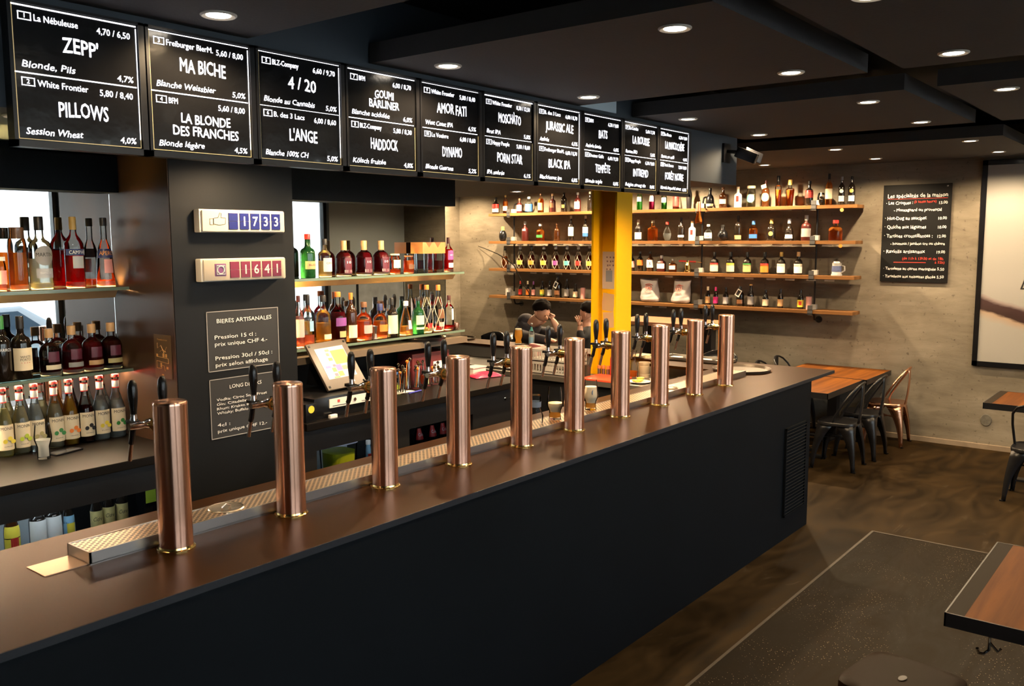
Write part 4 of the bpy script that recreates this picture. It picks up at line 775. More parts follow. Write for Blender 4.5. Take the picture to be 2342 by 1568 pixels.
# ------------------------------------------------------------------ shelves on the concrete wall
XS0, XS1 = 10.0, 10.25
ZS = [2.571, 2.178, 1.787, 1.395]
SN = ['top', 'second', 'third', 'bottom']
for z, n in zip(ZS, SN):
    t = thing('wall_shelf', 'long oak plank shelf on the concrete wall, %s of four' % n, 'shelf', (XS0, 3.15, z), 0, 'oak bottle shelves on the concrete wall')
    B().box(0, XS1-XS0, 0, 5.22, -.038, 0).build('plank', WOODS, t, smooth=False, bevel=.002)
    if z < 2.5:
        pass
PY = [at(1175, 600, 'x', 10.12).y, at(1604, 600, 'x', 10.12).y, at(1865, 600, 'x', 10.12).y]
for k, y in enumerate(PY):
    t = thing('shelf_upright', 'black pipe upright clamping the shelves, %s' % ('by the dark branch', 'under the hanging upside-down bottle', 'nearest the chalk menu')[k], 'shelf bracket', (10.10, y, 0), 0, 'black pipe uprights of the wall shelves')
    B().tube([(.03, 0, 2.66), (.03, 0, 1.33), (.05, 0, 1.28), (.10, 0, 1.27), (.198, 0, 1.27)], .011, 10).build('pipe', BLKMT, t)
    B().lathe([(0, 0), (.04, 0), (.04, .012), (.018, .016), (.018, .04), (0, .04)], (.198, 0, 1.27), 18, 'x').build('wall_flange', BLKMT, t)
    B().tube([(.03, 0, 2.66), (.05, 0, 2.70), (.10, 0, 2.71), (.198, 0, 2.71)], .011, 10).build('wall_arm', BLKMT, t)
    for z in ZS:
        B().box(-.108, -.100, -.028, .028, z-.055, z+.055).box(-.108, .04, -.028, .028, z-.048, z-.0385).box(-.108, .04, -.028, .028, z+.0005, z+.006).build('clamp', IRON, t, smooth=False)
        B().box(.0, .05, -.03, .03, z+.006, z+.06).build('clamp_block', mat('grey_cast_metal', (.30, .29, .27), .5), t, smooth=False)
TG = [[], [1189, 1216, 1280, 1315, 1343, 1467, 1503, 1542, 1574, 1620, 1652, 1729, 1777, 1822, 1891], [1172, 1219, 1247, 1277, 1310, 1340, 1529, 1625, 1668, 1713, 1763, 1806, 1855, 1897], [1286, 1311, 1328, 1342, 1482, 1515, 1586]]
for s in (1, 2, 3):
    for k, px in enumerate(TG[s]):
        p = at(px, (0, 554, 622, 688)[s], 'x', 10.02); w_ = .055
        o = B().obox((0, 0, -.012), (0, 1, 0), (0, 0, 1), (1, 0, 0), w_, .010, .0008).build('shelf_strip', mat('strip_white', (.55, .50, .42), .7), smooth=False)  # thin pale strip set just under a shelf edge
        o.location = (10.03, p.y, ZS[s]-.040); tag(o, 'pale strips hanging under the edges of the wall shelves', 'price tag', 'pale strips under the wall shelves')
XBW = 10.115
def wb(s, px, top, wpx, name, desc, **k):
    base = (470, 552, 622, 695)[s]; p = at(px, (top+base)/2, 'x', XBW); h = at(px, top, 'x', XBW).z-ZS[s]
    r = min(wpx/2*depth(p)/F, .085); k.setdefault('face', PI+.25); k.setdefault('seg', 16)
    return bottle(name, '%s on %s wall shelf' % (desc, SN[s]), 'bottle', (XBW, p.y, ZS[s]+.0005), h, r, **k)
L1 = lambda c, a=.15, b=.5, w=1.2: [(c, a, b, w)]
CLR = GLASS
wb(0, 1134, 452, 17, 'liquor_bottle', 'dark bottle with cream and red label at the far left end', style='port', glass=DARKG, cap='black', labs=[('cream', .1, .32, 1.2), ('red', .34, .6, 1.3)])
wb(0, 1156, 446, 12, 'whisky_bottle', 'slim amber bottle with cream label', style='std', drink='whisky', level=.66, cap='gold', labs=L1('cream', .15, .4))
wb(0, 1188, 454, 13, 'liquor_bottle', 'small red flask with white label', style='squat', glass=pcol('dred'), cap='brown', labs=L1('white', .15, .55))
wb(0, 1210, 450, 18, 'gin_bottle', 'squat bottle with bright blue label', style='squat', drink='water', level=.4, cap='silver', labs=L1('blue', .1, .55, 1.5))
wb(0, 1237, 441, 14, 'whisky_bottle', 'golden whisky bottle with tan label', style='std', drink='amber', level=.7, cap='brown', labs=L1('tan', .12, .5))
wb(0, 1264, 443, 14, 'liquor_bottle', 'round shouldered dark red bottle', style='port', glass=pcol('dred'), cap='tan', labs=L1('brown', .25, .5, .8))
wb(0, 1290, 438, 15, 'rum_bottle', 'broad near black bottle with small gold label', style='std', glass=DARKG, cap='black', labs=L1('gold', .2, .36, .5))
wb(0, 1321, 440, 16, 'liquor_bottle', 'dark red bottle with tall white label', style='port', glass=pcol('dred'), cap='silver', labs=L1('white', .15, .52, .9))
wb(0, 1349, 438, 12, 'liquor_bottle', 'dark bottle half hidden by the yellow column', style='port', glass=DARKG, cap='cream')
wb(0, 1463, 425, 13, 'absinthe_bottle', 'clear bottle with green drink next to yellow column', style='monin', drink='green', level=.35, cap='black', labs=L1('white', .35, .55, .9))
wb(0, 1491, 425, 13, 'liqueur_bottle', 'clear bottle with magenta drink', style='monin', drink='magenta', level=.35, cap='black', labs=L1('silver', .35, .6, .9))
wb(0, 1519, 425, 13, 'absinthe_bottle', 'clear bottle with green drink, second one beside magenta', style='monin', drink='green', level=.35, cap='black', labs=L1('white', .3, .5, .9))
wb(0, 1546, 425, 14, 'liqueur_bottle', 'clear bottle with tall red label', style='monin', drink='rose', level=.3, cap='black', labs=L1('red', .12, .55))
wb(0, 1576, 424, 14, 'cocktail_shaker', 'black tapered shaker behind the last menu board', style='shaker', glass=BLKMT, cap='black')
wb(0, 1624, 430, 19, 'liquor_bottle', 'round black bottle with tan label', style='round', glass=BLKPL, cap='black', labs=L1('cream', .1, .22))
wb(0, 1654, 428, 18, 'rum_bottle', 'square shouldered red brown bottle with cream label', style='port', glass=BROWNG, cap='brown', labs=L1('cream', .2, .42, .9))
wb(0, 1688, 427, 17, 'ceramic_bottle', 'white ceramic bottle with red figure', style='port', glass=pcol('white'), cap='cream', labs=[('red', .28, .55, .35)])
wb(0, 1718, 425, 20, 'liqueur_bottle', 'pale bottle with round teal label', style='jar', drink='pale', level=.6, cap='cream', labs=[('teal', .22, .60, .9, 'o')])
o = wb(0, 1751, 412, 18, 'whisky_bottle', 'dark whisky bottle with oval tan label and neck tag', style='std', glass=BROWNG, cap='dred', labs=[('tan', .2, .52, .9, 'o')]); B().obox((-.035, .01, .235), (0, .95, -.3), (0, .3, .95), (1, 0, 0), .03, .022, .001).build('neck_tag', pcol('cream'), o, smooth=False)
wb(0, 1780, 402, 15, 'rum_bottle', 'tall clear tapering rum bottle with black cap', style='trap', drink='amber', level=.55, cap='black', capf=.18)
wb(0, 1807, 411, 19, 'rum_bottle', 'tapering amber rum bottle with gold cap', style='trap', drink='whisky', level=.62, cap='gold', capf=.2)
wb(0, 1851, 414, 18, 'liquor_bottle', 'black bottle with red picture label', style='port', glass=DARKG, cap='black', labs=L1('red', .32, .62), texts=[])
wb(0, 1878, 440, 11, 'glass_dome', 'small dark bottle with clear round stopper beside clamp', style='round', glass=DARKG, cap='silver', capf=.3)
wb(0, 1896, 397, 16, 'rum_bottle', 'golden rum bottle with pale pink label', style='std', drink='amber', level=.72, cap='black', capf=.18, labs=L1('cream', .2, .52))
wb(0, 1925, 404, 15, 'rum_bottle', 'black bottle with white round skull like label', style='std', glass=DARKG, cap='silver', labs=[('white', .42, .56, .7, 'o'), ('silver', .12, .32, .9)])
wb(0, 1948, 403, 16, 'rum_bottle', 'black bottle with gold round label at the right end', style='std', glass=DARKG, cap='black', labs=[('gold', .42, .56, .7, 'o'), ('silver', .12, .32, .9)])
# second shelf
wb(1, 1150, 518, 18, 'liquor_bottle', 'black egg shaped bottle with gold top', style='egg', glass=BLKPL, cap='gold', capf=.26)
wb(1, 1201, 506, 16, 'rum_bottle', 'dark red bottle with white disc stopper', style='port', glass=pcol('dred'), cap='white', capf=.16, labs=[('cream', .52, .60, .5)])
wb(1, 1236, 512, 20, 'whisky_bottle', 'squat amber flask with green label', style='squat', drink='whisky', level=.66, cap='silver', labs=L1('green', .2, .36, .8))
wb(1, 1274, 509, 14, 'whisky_bottle', 'plain red brown round shouldered bottle', style='port', glass=BROWNG, cap='brown')
wb(1, 1306, 493, 13, 'wine_bottle', 'dark bottle with tall white label', style='port', glass=DARKG, cap='cream', labs=L1('white', .2, .55, 1.3))
wb(1, 1339, 493, 13, 'wine_bottle', 'dark bottle with white and blue label by yellow column', style='port', glass=DARKG, cap='cream', labs=[('white', .32, .55, 1.3), ('blue', .18, .31, 1.3)])
wb(1, 1460, 502, 16, 'port_bottle', 'dark bottle with cream label and cream neck', style='std', glass=DARKG, cap='cream', capf=.2, labs=L1('cream', .08, .40, 1.3))
wb(1, 1493, 504, 19, 'rum_bottle', 'square amber bottle with small cream cap', style='port', sq=.6, drink='amber', level=.6, cap='cream')
wb(1, 1526, 507, 19, 'skull_bottle', 'clear skull shaped bottle with red cap', style='round', drink='water', level=.4, cap='red', capf=.14)
wb(1, 1558, 497, 15, 'liquor_bottle', 'tall black bottle with pale low label', style='std', glass=DARKG, cap='black', labs=L1('silver', .15, .25))
wb(1, 1583, 505, 16, 'ceramic_bottle', 'white bottle with red figure beside the pipe upright', style='port', glass=pcol('white'), cap='tan', labs=[('red', .3, .55, .35)])
wb(1, 1620, 513, 18, 'gin_bottle', 'clear squat bottle with white label and red words', style='squat', drink='water', level=.4, cap='white', labs=[('white', .15, .5, 1.2), ('red', .25, .3, .5)])
wb(1, 1653, 514, 23, 'liquor_bottle', 'black globe bottle', style='round', glass=BLKPL, cap='black')
wb(1, 1688, 493, 16, 'rum_bottle', 'tall dark brown bottle with low tan label', style='std', glass=DARKG, cap='black', capf=.22, labs=L1('tan', .06, .22))
wb(1, 1723, 504, 19, 'whisky_bottle', 'amber bottle with blue stopper and blue label', style='port', drink='amber', level=.6, cap='blue', capf=.2, labs=L1('blue', .12, .32))
wb(1, 1764, 500, 20, 'rum_bottle', 'dark bottle with gold ball stopper', style='squat', glass=DARKG, cap='gold', capf=.22, labs=[('gold', .22, .42, .5, 'o')])
wb(1, 1805, 500, 22, 'rum_bottle', 'dark flared bottle with silver ball stopper', style='flare', glass=DARKG, cap='silver', capf=.22, labs=L1('white', .1, .28, .9))
wb(1, 1844, 492, 22, 'rum_bottle', 'dark red bottle with white stopper and grey label', style='port', glass=pcol('dred'), cap='white', capf=.2, labs=L1('grey', .15, .48))
wb(1, 1911, 503, 32, 'whisky_decanter', 'broad amber decanter with red stopper at the right end', style='squat', drink='whisky', level=.66, cap='red', capf=.16, labs=[])
# third shelf
wb(2, 1155, 567, 16, 'rum_bottle', 'netted amber bottle with black cap at the left end', style='netted', drink='whisky', level=.6, cap='black', net=True)
for px, c, c2 in ((1190, 'lime', 'olive green'), (1216, 'orange', 'orange'), (1244, 'yellow', 'yellow'), (1271, 'purple', 'purple'), (1297, 'teal', 'teal'), (1323, 'red', 'red')):
    wb(2, px, 561, 17, 'rum_bottle', 'netted rum bottle with %s label' % c2, style='netted', drink='rum', level=.6, cap='silver' if c != 'orange' else 'black', capf=.16, labs=L1(c, .18, .36, .9), net=True, group='netted rum bottles')
wb(2, 1348, 561, 15, 'rum_bottle', 'netted rum bottle half hidden behind the yellow column', style='netted', drink='rum', level=.6, cap='silver', labs=L1('yellow', .18, .36, .9), net=True)
wb(2, 1446, 578, 11, 'whisky_bottle', 'dark bottle with pink label touching the yellow column', style='std', glass=DARKG, cap='black', labs=L1('pink', .2, .55, 1.3))
wb(2, 1464, 575, 14, 'whisky_bottle', 'dark slim bottle with orange label', style='std', glass=DARKG, cap='black', labs=L1('orange', .3, .58, 1.3))
o = wb(2, 1487, 575, 16, 'whisky_bottle', 'dark bottle with white numeral label', style='std', glass=BROWNG, cap='black', labs=L1('white', .2, .58, 1.3), texts=[('3', .32, .045, .35, INK)])
wb(2, 1513, 584, 17, 'whisky_bottle', 'square dark red bottle with white label', style='squat', sq=.6, glass=pcol('dred'), cap='silver', capf=.18, labs=L1('white', .2, .5, 1.0))
wb(2, 1539, 592, 15, 'whisky_bottle', 'small amber bottle with white label', style='port', sq=.6, drink='whisky', level=.6, cap='silver', labs=L1('silver', .2, .5, .9))
for k, (px, c1, c2, d) in enumerate(((1634, 'cream', 'red', 'pale and red label, first of six'), (1671, 'cream', 'yellow', 'cream label with red top, second of six'), (1709, 'khaki', 'green', 'green and khaki label, third of six'), (1749, 'orange', 'red', 'orange red label, fourth of six'), (1787, 'white', 'cream', 'white label and gold top, fifth of six'), (1826, 'white', 'cream', 'white label and tan top, last of six'))):
    wb(2, px, 576, 19, 'rum_bottle', 'dark broad bottle with %s' % d, style='squat', glass=DARKG, cap='black' if k < 4 else ('gold', 'tan')[k-4], capf=.2, labs=[(c1, .08, .42, 1.2), (c2, .36, .48, 1.2)], group='dark broad bottles in a row of six')
def at_s(s, px, top):
    p = at(px, (top+(470, 552, 622, 695)[s])/2, 'x', XBW); return p.y, at(px, top, 'x', XBW).z-ZS[s]
y, h = at_s(2, 1573, 594); t = thing('bottle_opener_stand', 'brass cork press with red wooden cross handle on third wall shelf', 'cork press', (XBW, y, ZS[2]))
B().lathe([(0, 0), (.045, 0), (.045, .02), (.035, .03), (.038, .09), (.022, .11), (.022, .145), (0, .15)], seg=20).build('body', BRASS, t); B().tube([(0, .12, .14), (0, -.11, .132)], .011, 10).build('handle', pcol('red'), t); B().tube([(0, -.11, .132), (0, -.19, .125)], .004, 8).build('spike', BRASS, t)
y, h = at_s(2, 1914, 597); t = thing('beer_stein', 'grey and blue stoneware stein with pewter lid at third wall shelf end', 'stein', (XBW, y, ZS[2]), 0)
B().lathe([(0, 0), (.058, 0), (.060, .01), (.052, .025), (.050, .13), (.054, .14), (.048, .145), (0, .145)], seg=24).build('mug', mat('stoneware', (.38, .38, .37), .4, var=.3, vscale=30), t); B().lathe([(0, .146), (.05, .148), (.046, .160), (.02, .175), (.01, .18), (0, .195)], seg=20).build('pewter_lid', STEEL, t)
B().tube([(0, -.05, .115), (0, -.085, .105), (0, -.088, .06), (0, -.053, .035)], .008, 8).build('handle', mat('stoneware', (.4, .4, .4)), t); B().lathe([(.0535, .045), (.0528, .11)], seg=24).build('blue_relief', mat('blue_relief', (.08, .10, .20), .4, var=.8, vscale=35), t)
# bottom shelf
y, h = at_s(3, 1163, 655); t = thing('beer_stein', 'small grey patterned mug at the left end of bottom wall shelf', 'mug', (XBW, y, ZS[3])); B().lathe([(0, 0), (.045, 0), (.045, .105), (.041, .11), (0, .10)], seg=20).build('mug', mat('stoneware_pale', (.5, .47, .43), .5, var=.5, vscale=25), t); B().tube([(0, -.04, .09), (0, -.07, .08), (0, -.07, .04), (0, -.042, .025)], .006, 8).build('handle', mat('stoneware_pale', (.5, .5, .5)), t)
BB = [(1190, 642, 9, 'red', 'red', 'pink red neck'), (1207, 642, 9, 'cream', 'orange', 'cream neck and orange label'), (1220, 643, 9, 'purple', 'pink', 'purple neck'), (1240, 642, 11, 'black', 'yellow', 'yellow and green label'), (1257, 642, 11, 'black', 'silver', 'silver blue label left of column'), (1296, 637, 12, 'black', 'grey', 'grey print left of column'), (1316, 648, 11, 'black', 'cream', 'cream label left of column'),
      (1619, 655, 11, 'cream', 'tan', 'cream neck and tan label'), (1637, 656, 11, 'magenta', 'magenta', 'magenta neck'), (1660, 656, 13, 'black', 'silver', 'silver blue label beside the magenta one'), (1717, 650, 15, 'gold', 'grey', 'grey print and gold cap'), (1751, 662, 14, 'black', 'cream', 'cream label right of the tagged magnum'), (1785, 660, 13, 'black', 'tan', 'tan label'), (1831, 661, 14, 'black', 'yellow', 'yellow and red label next to pink tin')]
for px, tp_, w_, cp, lc, d in BB:
    wb(3, px, tp_, w_, 'beer_bottle', 'dark bottle with %s' % d, style='beer', glass=DARKG, cap=cp, capf=.34 if cp in ('red', 'cream', 'purple', 'magenta') else .05, labs=[(lc, .1, .46, 1.3)]+([('red', .2, .4, .5)] if lc == 'yellow' and px > 1500 else [('green', .1, .2, 1.3)] if lc == 'yellow' else []))
for px, tp_, d in ((1276, 631, 'left of the yellow column'), (1693, 655, 'right of the yellow column')):
    o = wb(3, px, tp_, 18, 'magnum_bottle', 'big dark bottle with hanging paper tag %s' % d, style='std', glass=DARKG, cap='black', capf=.16, labs=L1('brown', .14, .34, .8)); h = .30 if px < 1500 else .27
    B().obox((-.055, .0, h*.60), (0, .86, .5), (0, -.5, .86), (1, 0, 0), .030, .045, .0012).build('paper_tag', PAPER, o, smooth=False); B().obox((-.0568, .0, h*.60), (0, .86, .5), (0, -.5, .86), (1, 0, 0), .019, .032, .0008).build('tag_print', INK, o, smooth=False); B().tube([(-.05, .0, h*.72), (-.02, .0, h*.92)], .0012, 4).build('string', PAPER, o)
for px, tp_, d in ((1333, 658, 'left of the yellow column'), (1850, 678, 'at the third pipe upright')):
    y, h = at_s(3, px, tp_); t = thing('pink_tin', 'pink cylinder tin on the bottom wall shelf %s' % d, 'tin', (XBW, y, ZS[3]), 0, 'pink tins'); B().lathe([(0, 0), (.032, 0), (.032, h-.008), (0, h-.008)], seg=20).build('tin', mat('pink_tin_paint', (.60, .30, .27), .5), t); B().lathe([(.033, h-.010), (.033, h), (0, h)], seg=20).build('lid', mat('pink_lid', (.5, .24, .22), .5), t)
def sack(px, label, rz, seed):
    y, _ = at_s(3, px, 640); t = thing('malt_sack', label, 'sack', (10.11, y, ZS[3]), rz, 'white malt sacks'); R = random.Random(seed); vs = []; fs = []; n, m_ = 24, 16; H = .295
    for j in range(m_+1):
        v = j/m_; wd = .145*(1-.42*v+.30*v**3); dp = .085*(1-v)**.6*(1 if v < .95 else .6)+.012
        if v < .12: wd *= .80+1.7*v; dp *= .7+2.5*v
        for i in range(n):
            a = 2*PI*i/n; q = 1+.05*math.sin(a*5+v*9+seed)+.035*math.sin(v*38+a*2)*(1-v); skew = .03*(v-.3)*(1 if seed % 2 else -1)
            vs.append((dp*math.sin(a)*q, wd*math.cos(a)*q+skew, v*H+.02*math.cos(a*2)*v))
    fs = [(j*n+i, j*n+(i+1) % n, (j+1)*n+(i+1) % n, (j+1)*n+i) for j in range(m_) for i in range(n)]+[tuple(range(n))[::-1], tuple(m_*n+i for i in range(n))]
    B().add(vs, fs).build('bag', mat('sack_white', (.33, .31, .31), .55, bump=.3, bscale=22), t, subsurf=1)
    pr = B()
    def sf(u, z): return (-.088*(1-z/H)**.6*(1.01+.0)-.016, u, z)
    pts = [sf(.043*math.cos(a/20*2*PI), .185+.036*math.sin(a/20*2*PI)) for a in range(20)]; pr.tube(pts, .0035, 4, close=True); pr.tube([sf(-.02, .17), sf(-.01, .20), sf(.005, .18), sf(.018, .20), (sf(.02, .17))], .004, 4); pr.tube([sf(-.05, .225), sf(0, .238), sf(.05, .225)], .004, 4); pr.tube([sf(-.045, .137), sf(0, .128), sf(.045, .137)], .004, 4)
    pr.build('red_print', mat('salmon_print', (.62, .16, .12), .7), t)
sack(1488, 'white malt sack with red print nearest the yellow column', .12, 1); sack(1559, 'white malt sack with red print beside the middle pipe upright', -.1, 2)
p = at(1614, 480, 'x', 9.90); t = thing('hanging_bottle', 'upside-down clear bottle with copper neck hung from the top wall shelf', 'bottle', (9.87, PY[1]-.075, ZS[0]-.19))
B().lathe([(0, 0), (.040, 0), (.048, .02), (.046, .05), (.030, .10), (.024, .15), (.024, .21), (.022, .26), (0, .26)], seg=20).build('bottle_glass', GLASS, t); B().lathe([(.038, .012), (.044, .02), (.041, .05), (.026, .10), (.020, .15), (0, .15)], seg=18).build('drink', liq('amber'), t); B().lathe([(.0255, .15), (.0255, .24), (.022, .262), (0, .262)], seg=18).build('copper_sleeve', mat('pink_copper', (.70, .33, .22), .3, .8), t); B().tube([(0, 0, .255), (.04, .02, .262), (.124, .055, .255)], .006, 6).build('hook', BLKMT, t)
# dark branch hung in front of the left shelf ends
P = [(1093, 562, 10.27), (1112, 570, 10.22), (1138, 580, 10.05), (1158, 592, 9.97), (1176, 608, 9.95), (1188, 630, 9.94), (1200, 655, 9.95), (1209, 668, 9.96), (1213, 681, 9.985)]
tag(B().tube([at(a, b_, 'x', c)+Vector((0, .006*((i*7) % 3-1), .004*((i*5) % 3-1))) for i, (a, b_, c) in enumerate(P)], [.004, .005, .006, .007, .008, .008, .007, .006, .005], 6).build('dry_branch', mat('black_bark', (.004, .0035, .003), .9, spec=.05)), 'thin black branch slanting from the concrete wall across the shelves', 'branch')
for k, (px, py) in enumerate(((1925, 483), (1922, 559))):
    p = at(px, py, 'x', 9.995); o = B().lathe([(0, 0), (.020, 0), (.020, .004), (0, .004)], (p.x, p.y, ZS[k]-.058 if k == 0 else ZS[k]-.058), 18, 'x').build('coaster', pcol('gold' if k == 0 else 'orange')); tag(o, ('small round gold medal below the top wall shelf end', 'small orange disc below the second wall shelf end')[k], 'medal')
    o.data.transform(Matrix.Translation((.004, 0, 0)))
# ------------------------------------------------------------------ chalk menu and picture on the end wall
a, b_ = at(2022, 424, 'x', 10.28), at(2166, 648, 'x', 10.28); MW, MH = a.y-b_.y, a.z-1.73
t = thing('chalk_menu', 'black chalk menu of house specialities on the concrete wall', 'menu board', (10.275, a.y, 1.73)); VY = (0, -1, 0)
B().box(0, .022, -MW, 0, 0, MH).build('slate', mat('chalk_slate', (.0045, .0045, .005), .6, spec=.2), t, smooth=False)
T, R_ = B(), B()
def ch(b0, s, x, z, h, w_=None, al='l'): b0.text(s, (-.0015, -MW*x, MH*z), VY, UZ, h*MH, w=None if not w_ else w_*MW, align=al, bold=.012, wob=.10)
ch(T, 'Les spécialités de la maison', .07, .868, .040, .88); R_.box(-.002, -.001, -MW*.95, -MW*.07, MH*.853, MH*.857)
ch(T, '· Les Croques :', .05, .800, .033, .40); ch(R_, '(à toute heure)', .47, .812, .026, .32); ch(T, '13.00', .95, .796, .028, .12, 'r')
ch(T, '- Montagnard ou provençal', .17, .728, .030, .70)
for s, z, pz in (('· Hot-Dog au saucipat', .642, '10.00'), ('· Quiche aux légumes', .552, '10.00'), ('· Tartines croustillantes :', .460, '12.00'), ('· Raviolis artisanaux', .300, '19.00')):
    ch(T, s, .04, z, .035, .62 if 'crous' not in s else .72); ch(T, pz, .95, z-.002, .028, .12, 'r')
ch(T, '- houmous / jambon cru ou chèvre', .14, .384, .028, .80); ch(R_, '(de 11h à 13h30 et de 18h', .33, .232, .026, .60); ch(R_, 'à 22h)', .95, .196, .024, .14, 'r'); R_.box(-.002, -.001, -MW*.68, -MW*.2, MH*.200, MH*.206)
ch(T, '· Tartelette au citron meringuée 5.50', .05, .125, .028, .90); ch(T, '· Tartelette aux noisettes glacée 5.50', .05, .045, .028, .90); ch(T, '″', .93, .945, .03)
T.build('lettering', CHALK, t, smooth=False); R_.build('red_lettering', CHALKR, t, smooth=False)
t = thing('framed_picture', 'large white poster with a dark brown sweep in black frame', 'picture', (10.27, 1.99, .875)); PH, PW = 2.115, 1.45
B().box(0, .03, -PW, 0, 0, .05).box(0, .03, -PW, 0, PH-.05, PH).box(0, .03, -.05, 0, 0, PH).box(0, .03, -PW, -PW+.05, 0, PH).build('frame', BLKPL, t, smooth=False)
m, nt, bs_, tc = nodes_mat('poster_print'); sp = nt.nodes.new('ShaderNodeSeparateXYZ'); nt.links.new(tc.outputs['Object'], sp.inputs[0])
def mth(op, a, b_=None):
    n = nt.nodes.new('ShaderNodeMath'); n.operation = op
    for k, v in enumerate((a, b_)):
        if v is None: continue
        if isinstance(v, (int, float)): n.inputs[k].default_value = v
        else: nt.links.new(v, n.inputs[k])
    return n.outputs[0]
nn = noise(nt, tc, 2.5, 6, (1, 1, 3)); sweep = mth('ADD', mth('ADD', sp.outputs['Z'], mth('MULTIPLY', sp.outputs['Y'], -.30)), mth('MULTIPLY', nn.outputs['Fac'], .10))
rp = ramp(nt, [(.0, (.36, .35, .325)), (.30, (.36, .35, .325)), (.42, (.40, .30, .22)), (.46, (.05, .03, .028)), (.62, (.06, .035, .035)), (.68, (.30, .25, .24)), (.72, (.36, .355, .335)), (1, (.37, .365, .345))])
nt.links.new(mth('DIVIDE', mth('SUBTRACT', sweep, .38), .62), rp.inputs['Fac']); nt.links.new(rp.outputs['Color'], bs_.inputs['Base Color']); bs_.inputs['Roughness'].default_value = .06
B().box(.008, .012, -PW+.05, -.05, .05, PH-.05).build('print', m, t, smooth=False); B().text('D', (.0068, -.405, .81), (0, -1, 0), UZ, .11, shear=.3).build('lettering', INK, t, smooth=False)
# ------------------------------------------------------------------ yellow steel column
CX0, CX1, CY0, CY1 = 6.55, 6.80, 4.058, 4.314
cl = B().box(CX0, CX1, CY0, CY0+.020, 0, 2.64).box(CX0, CX1, CY1-.020, CY1, 0, 2.64).box((CX0+CX1)/2-.006+.03, (CX0+CX1)/2+.006+.03, CY0+.02, CY1-.02, 0, 2.64)
struct(cl.build('column_steel', YELLOW, smooth=False))
xw = (CX0+CX1)/2+.03-.0065
def sheet(pxa, pya, pxb, pyb, name, label, m_, rot=0.0):
    a, b_ = at(pxa, pya, 'x', xw), at(pxb, pyb, 'x', xw); o = B().obox((0, 0, 0), (0, 1, 0), (0, 0, 1), (1, 0, 0), abs(a.y-b_.y)/2, abs(a.z-b_.z)/2, .0008).build(name, m_, smooth=False); o.location = (xw-.001, min((a.y+b_.y)/2, CY1-.021-abs(a.y-b_.y)/2), (a.z+b_.z)/2); o.rotation_euler = (rot, 0, 0)
    return tag(o, label, 'notice', 'notices on the yellow column')
o = sheet(1366, 575, 1405, 661, 'poster', 'pale wall chart with small logos on the yellow column', mat('chart_paper', (.55, .46, .42), .7))
pb = B()
for k in range(14): yy, zz = (.045-.03*(k % 4)-.004*(k % 3)), .115-.035*(k//4); pb.box(-.0016, -.0009, yy-.008, yy+.006, zz-.006-(k % 3)*.002, zz+.006)
pb.build('logo_print', mat('chart_print', (.20, .13, .15), .7), o, smooth=False); B().box(-.0016, -.0009, -.012, .055, -.10, .0).build('blue_panel', mat('chart_blue', (.22, .26, .36), .7), o, smooth=False)
sheet(1371, 670, 1398, 711, 'parchment_note', 'tan parchment note on the yellow column under the chart', mat('parchment', (.56, .38, .22), .8), .12)
sheet(1380, 713, 1404, 750, 'parchment_note', 'lower tan parchment note on yellow column behind tap handles', mat('parchment', (.5, .4, .2)), -.08)
# ------------------------------------------------------------------ inner work counter with its things
ZW = 1.02
t = thing('work_counter', 'black work counter with steel top inside the bar return', 'counter', (0, 0, 0))
B().box(6.20, 6.548, 3.22, 6.6, ZW-.04, ZW).box(6.548, 6.855, 4.32, 6.6, ZW-.04, ZW).box(6.548, 6.855, 3.22, 4.05, ZW-.04, ZW).build('top', mat('steel_worktop', (.20, .17, .14), .35, metal=.6), t, smooth=False)
B().box(6.24, 6.28, 3.3, 6.6, .0, ZW-.042).build('front', mat('cabinet_black', (.008, .008, .009)), t, smooth=False)
sk = thing('sink_drainer', 'steel sink with raised rim beside the crates', 'sink', (6.26, 5.0, ZW)); B().box(0, .5, 0, 1.3, 0, .004).box(0, .5, 0, .012, 0, .018).box(0, .5, 1.288, 1.3, 0, .018).box(0, .012, 0, 1.3, 0, .018).box(.488, .5, 0, 1.3, 0, .018).build('basin_rim', STEEL, sk, smooth=False); B().box(.06, .44, .1, .75, .0045, .006).build('basin', mat('sink_dark', (.06, .055, .05), .3, .8), sk, smooth=False)
def crate(z, label, n):
    c = thing('plastic_crate', label, 'crate', (6.27, 4.335, z), 0, 'grey plastic crates'); W_, D_, H_ = .26, .44, .105; m_ = mat('crate_grey', (.46, .42, .37), .5)
    f = B()
    for (x0, x1, y0, y1) in ((0, .008, 0, D_), (W_-.008, W_, 0, D_), (0, W_, 0, .008), (0, W_, D_-.008, D_)):
        f.box(x0, x1, y0, y1, 0, .022).box(x0, x1, y0, y1, H_-.022, H_)
    for k in range(15):
        y = .008+(D_-.016)*k/14; f.box(0, .007, y-.004, y+.004, .02, H_-.02).box(W_-.007, W_, y-.004, y+.004, .02, H_-.02)
    for k in range(9):
        x = .008+(W_-.016)*k/8; f.box(x-.004, x+.004, 0, .007, .02, H_-.02).box(x-.004, x+.004, D_-.007, D_, .02, H_-.02)
    f.build('lattice_wall', m_, c, smooth=False); B().box(0, W_, 0, D_, 0, .006).build('bottom', m_, c, smooth=False); B().box(-.003, .0, .15, .29, .03, H_-.03).build('label_plate', mat('crate_plate', (.55, .5, .44), .5), c, smooth=False)
crate(ZW, 'grey plastic crate, lower of two on the work counter', 0); crate(ZW+.112, 'grey plastic crate, upper of two on the work counter', 1)
tag(B().box(6.20, 6.50, 3.86, 4.19, ZW+.0005, ZW+.018).build('cutting_board', mat('red_board', (.72, .09, .035), .45), bevel=.004), 'red plastic cutting board on the work counter by the yellow column', 'cutting board')
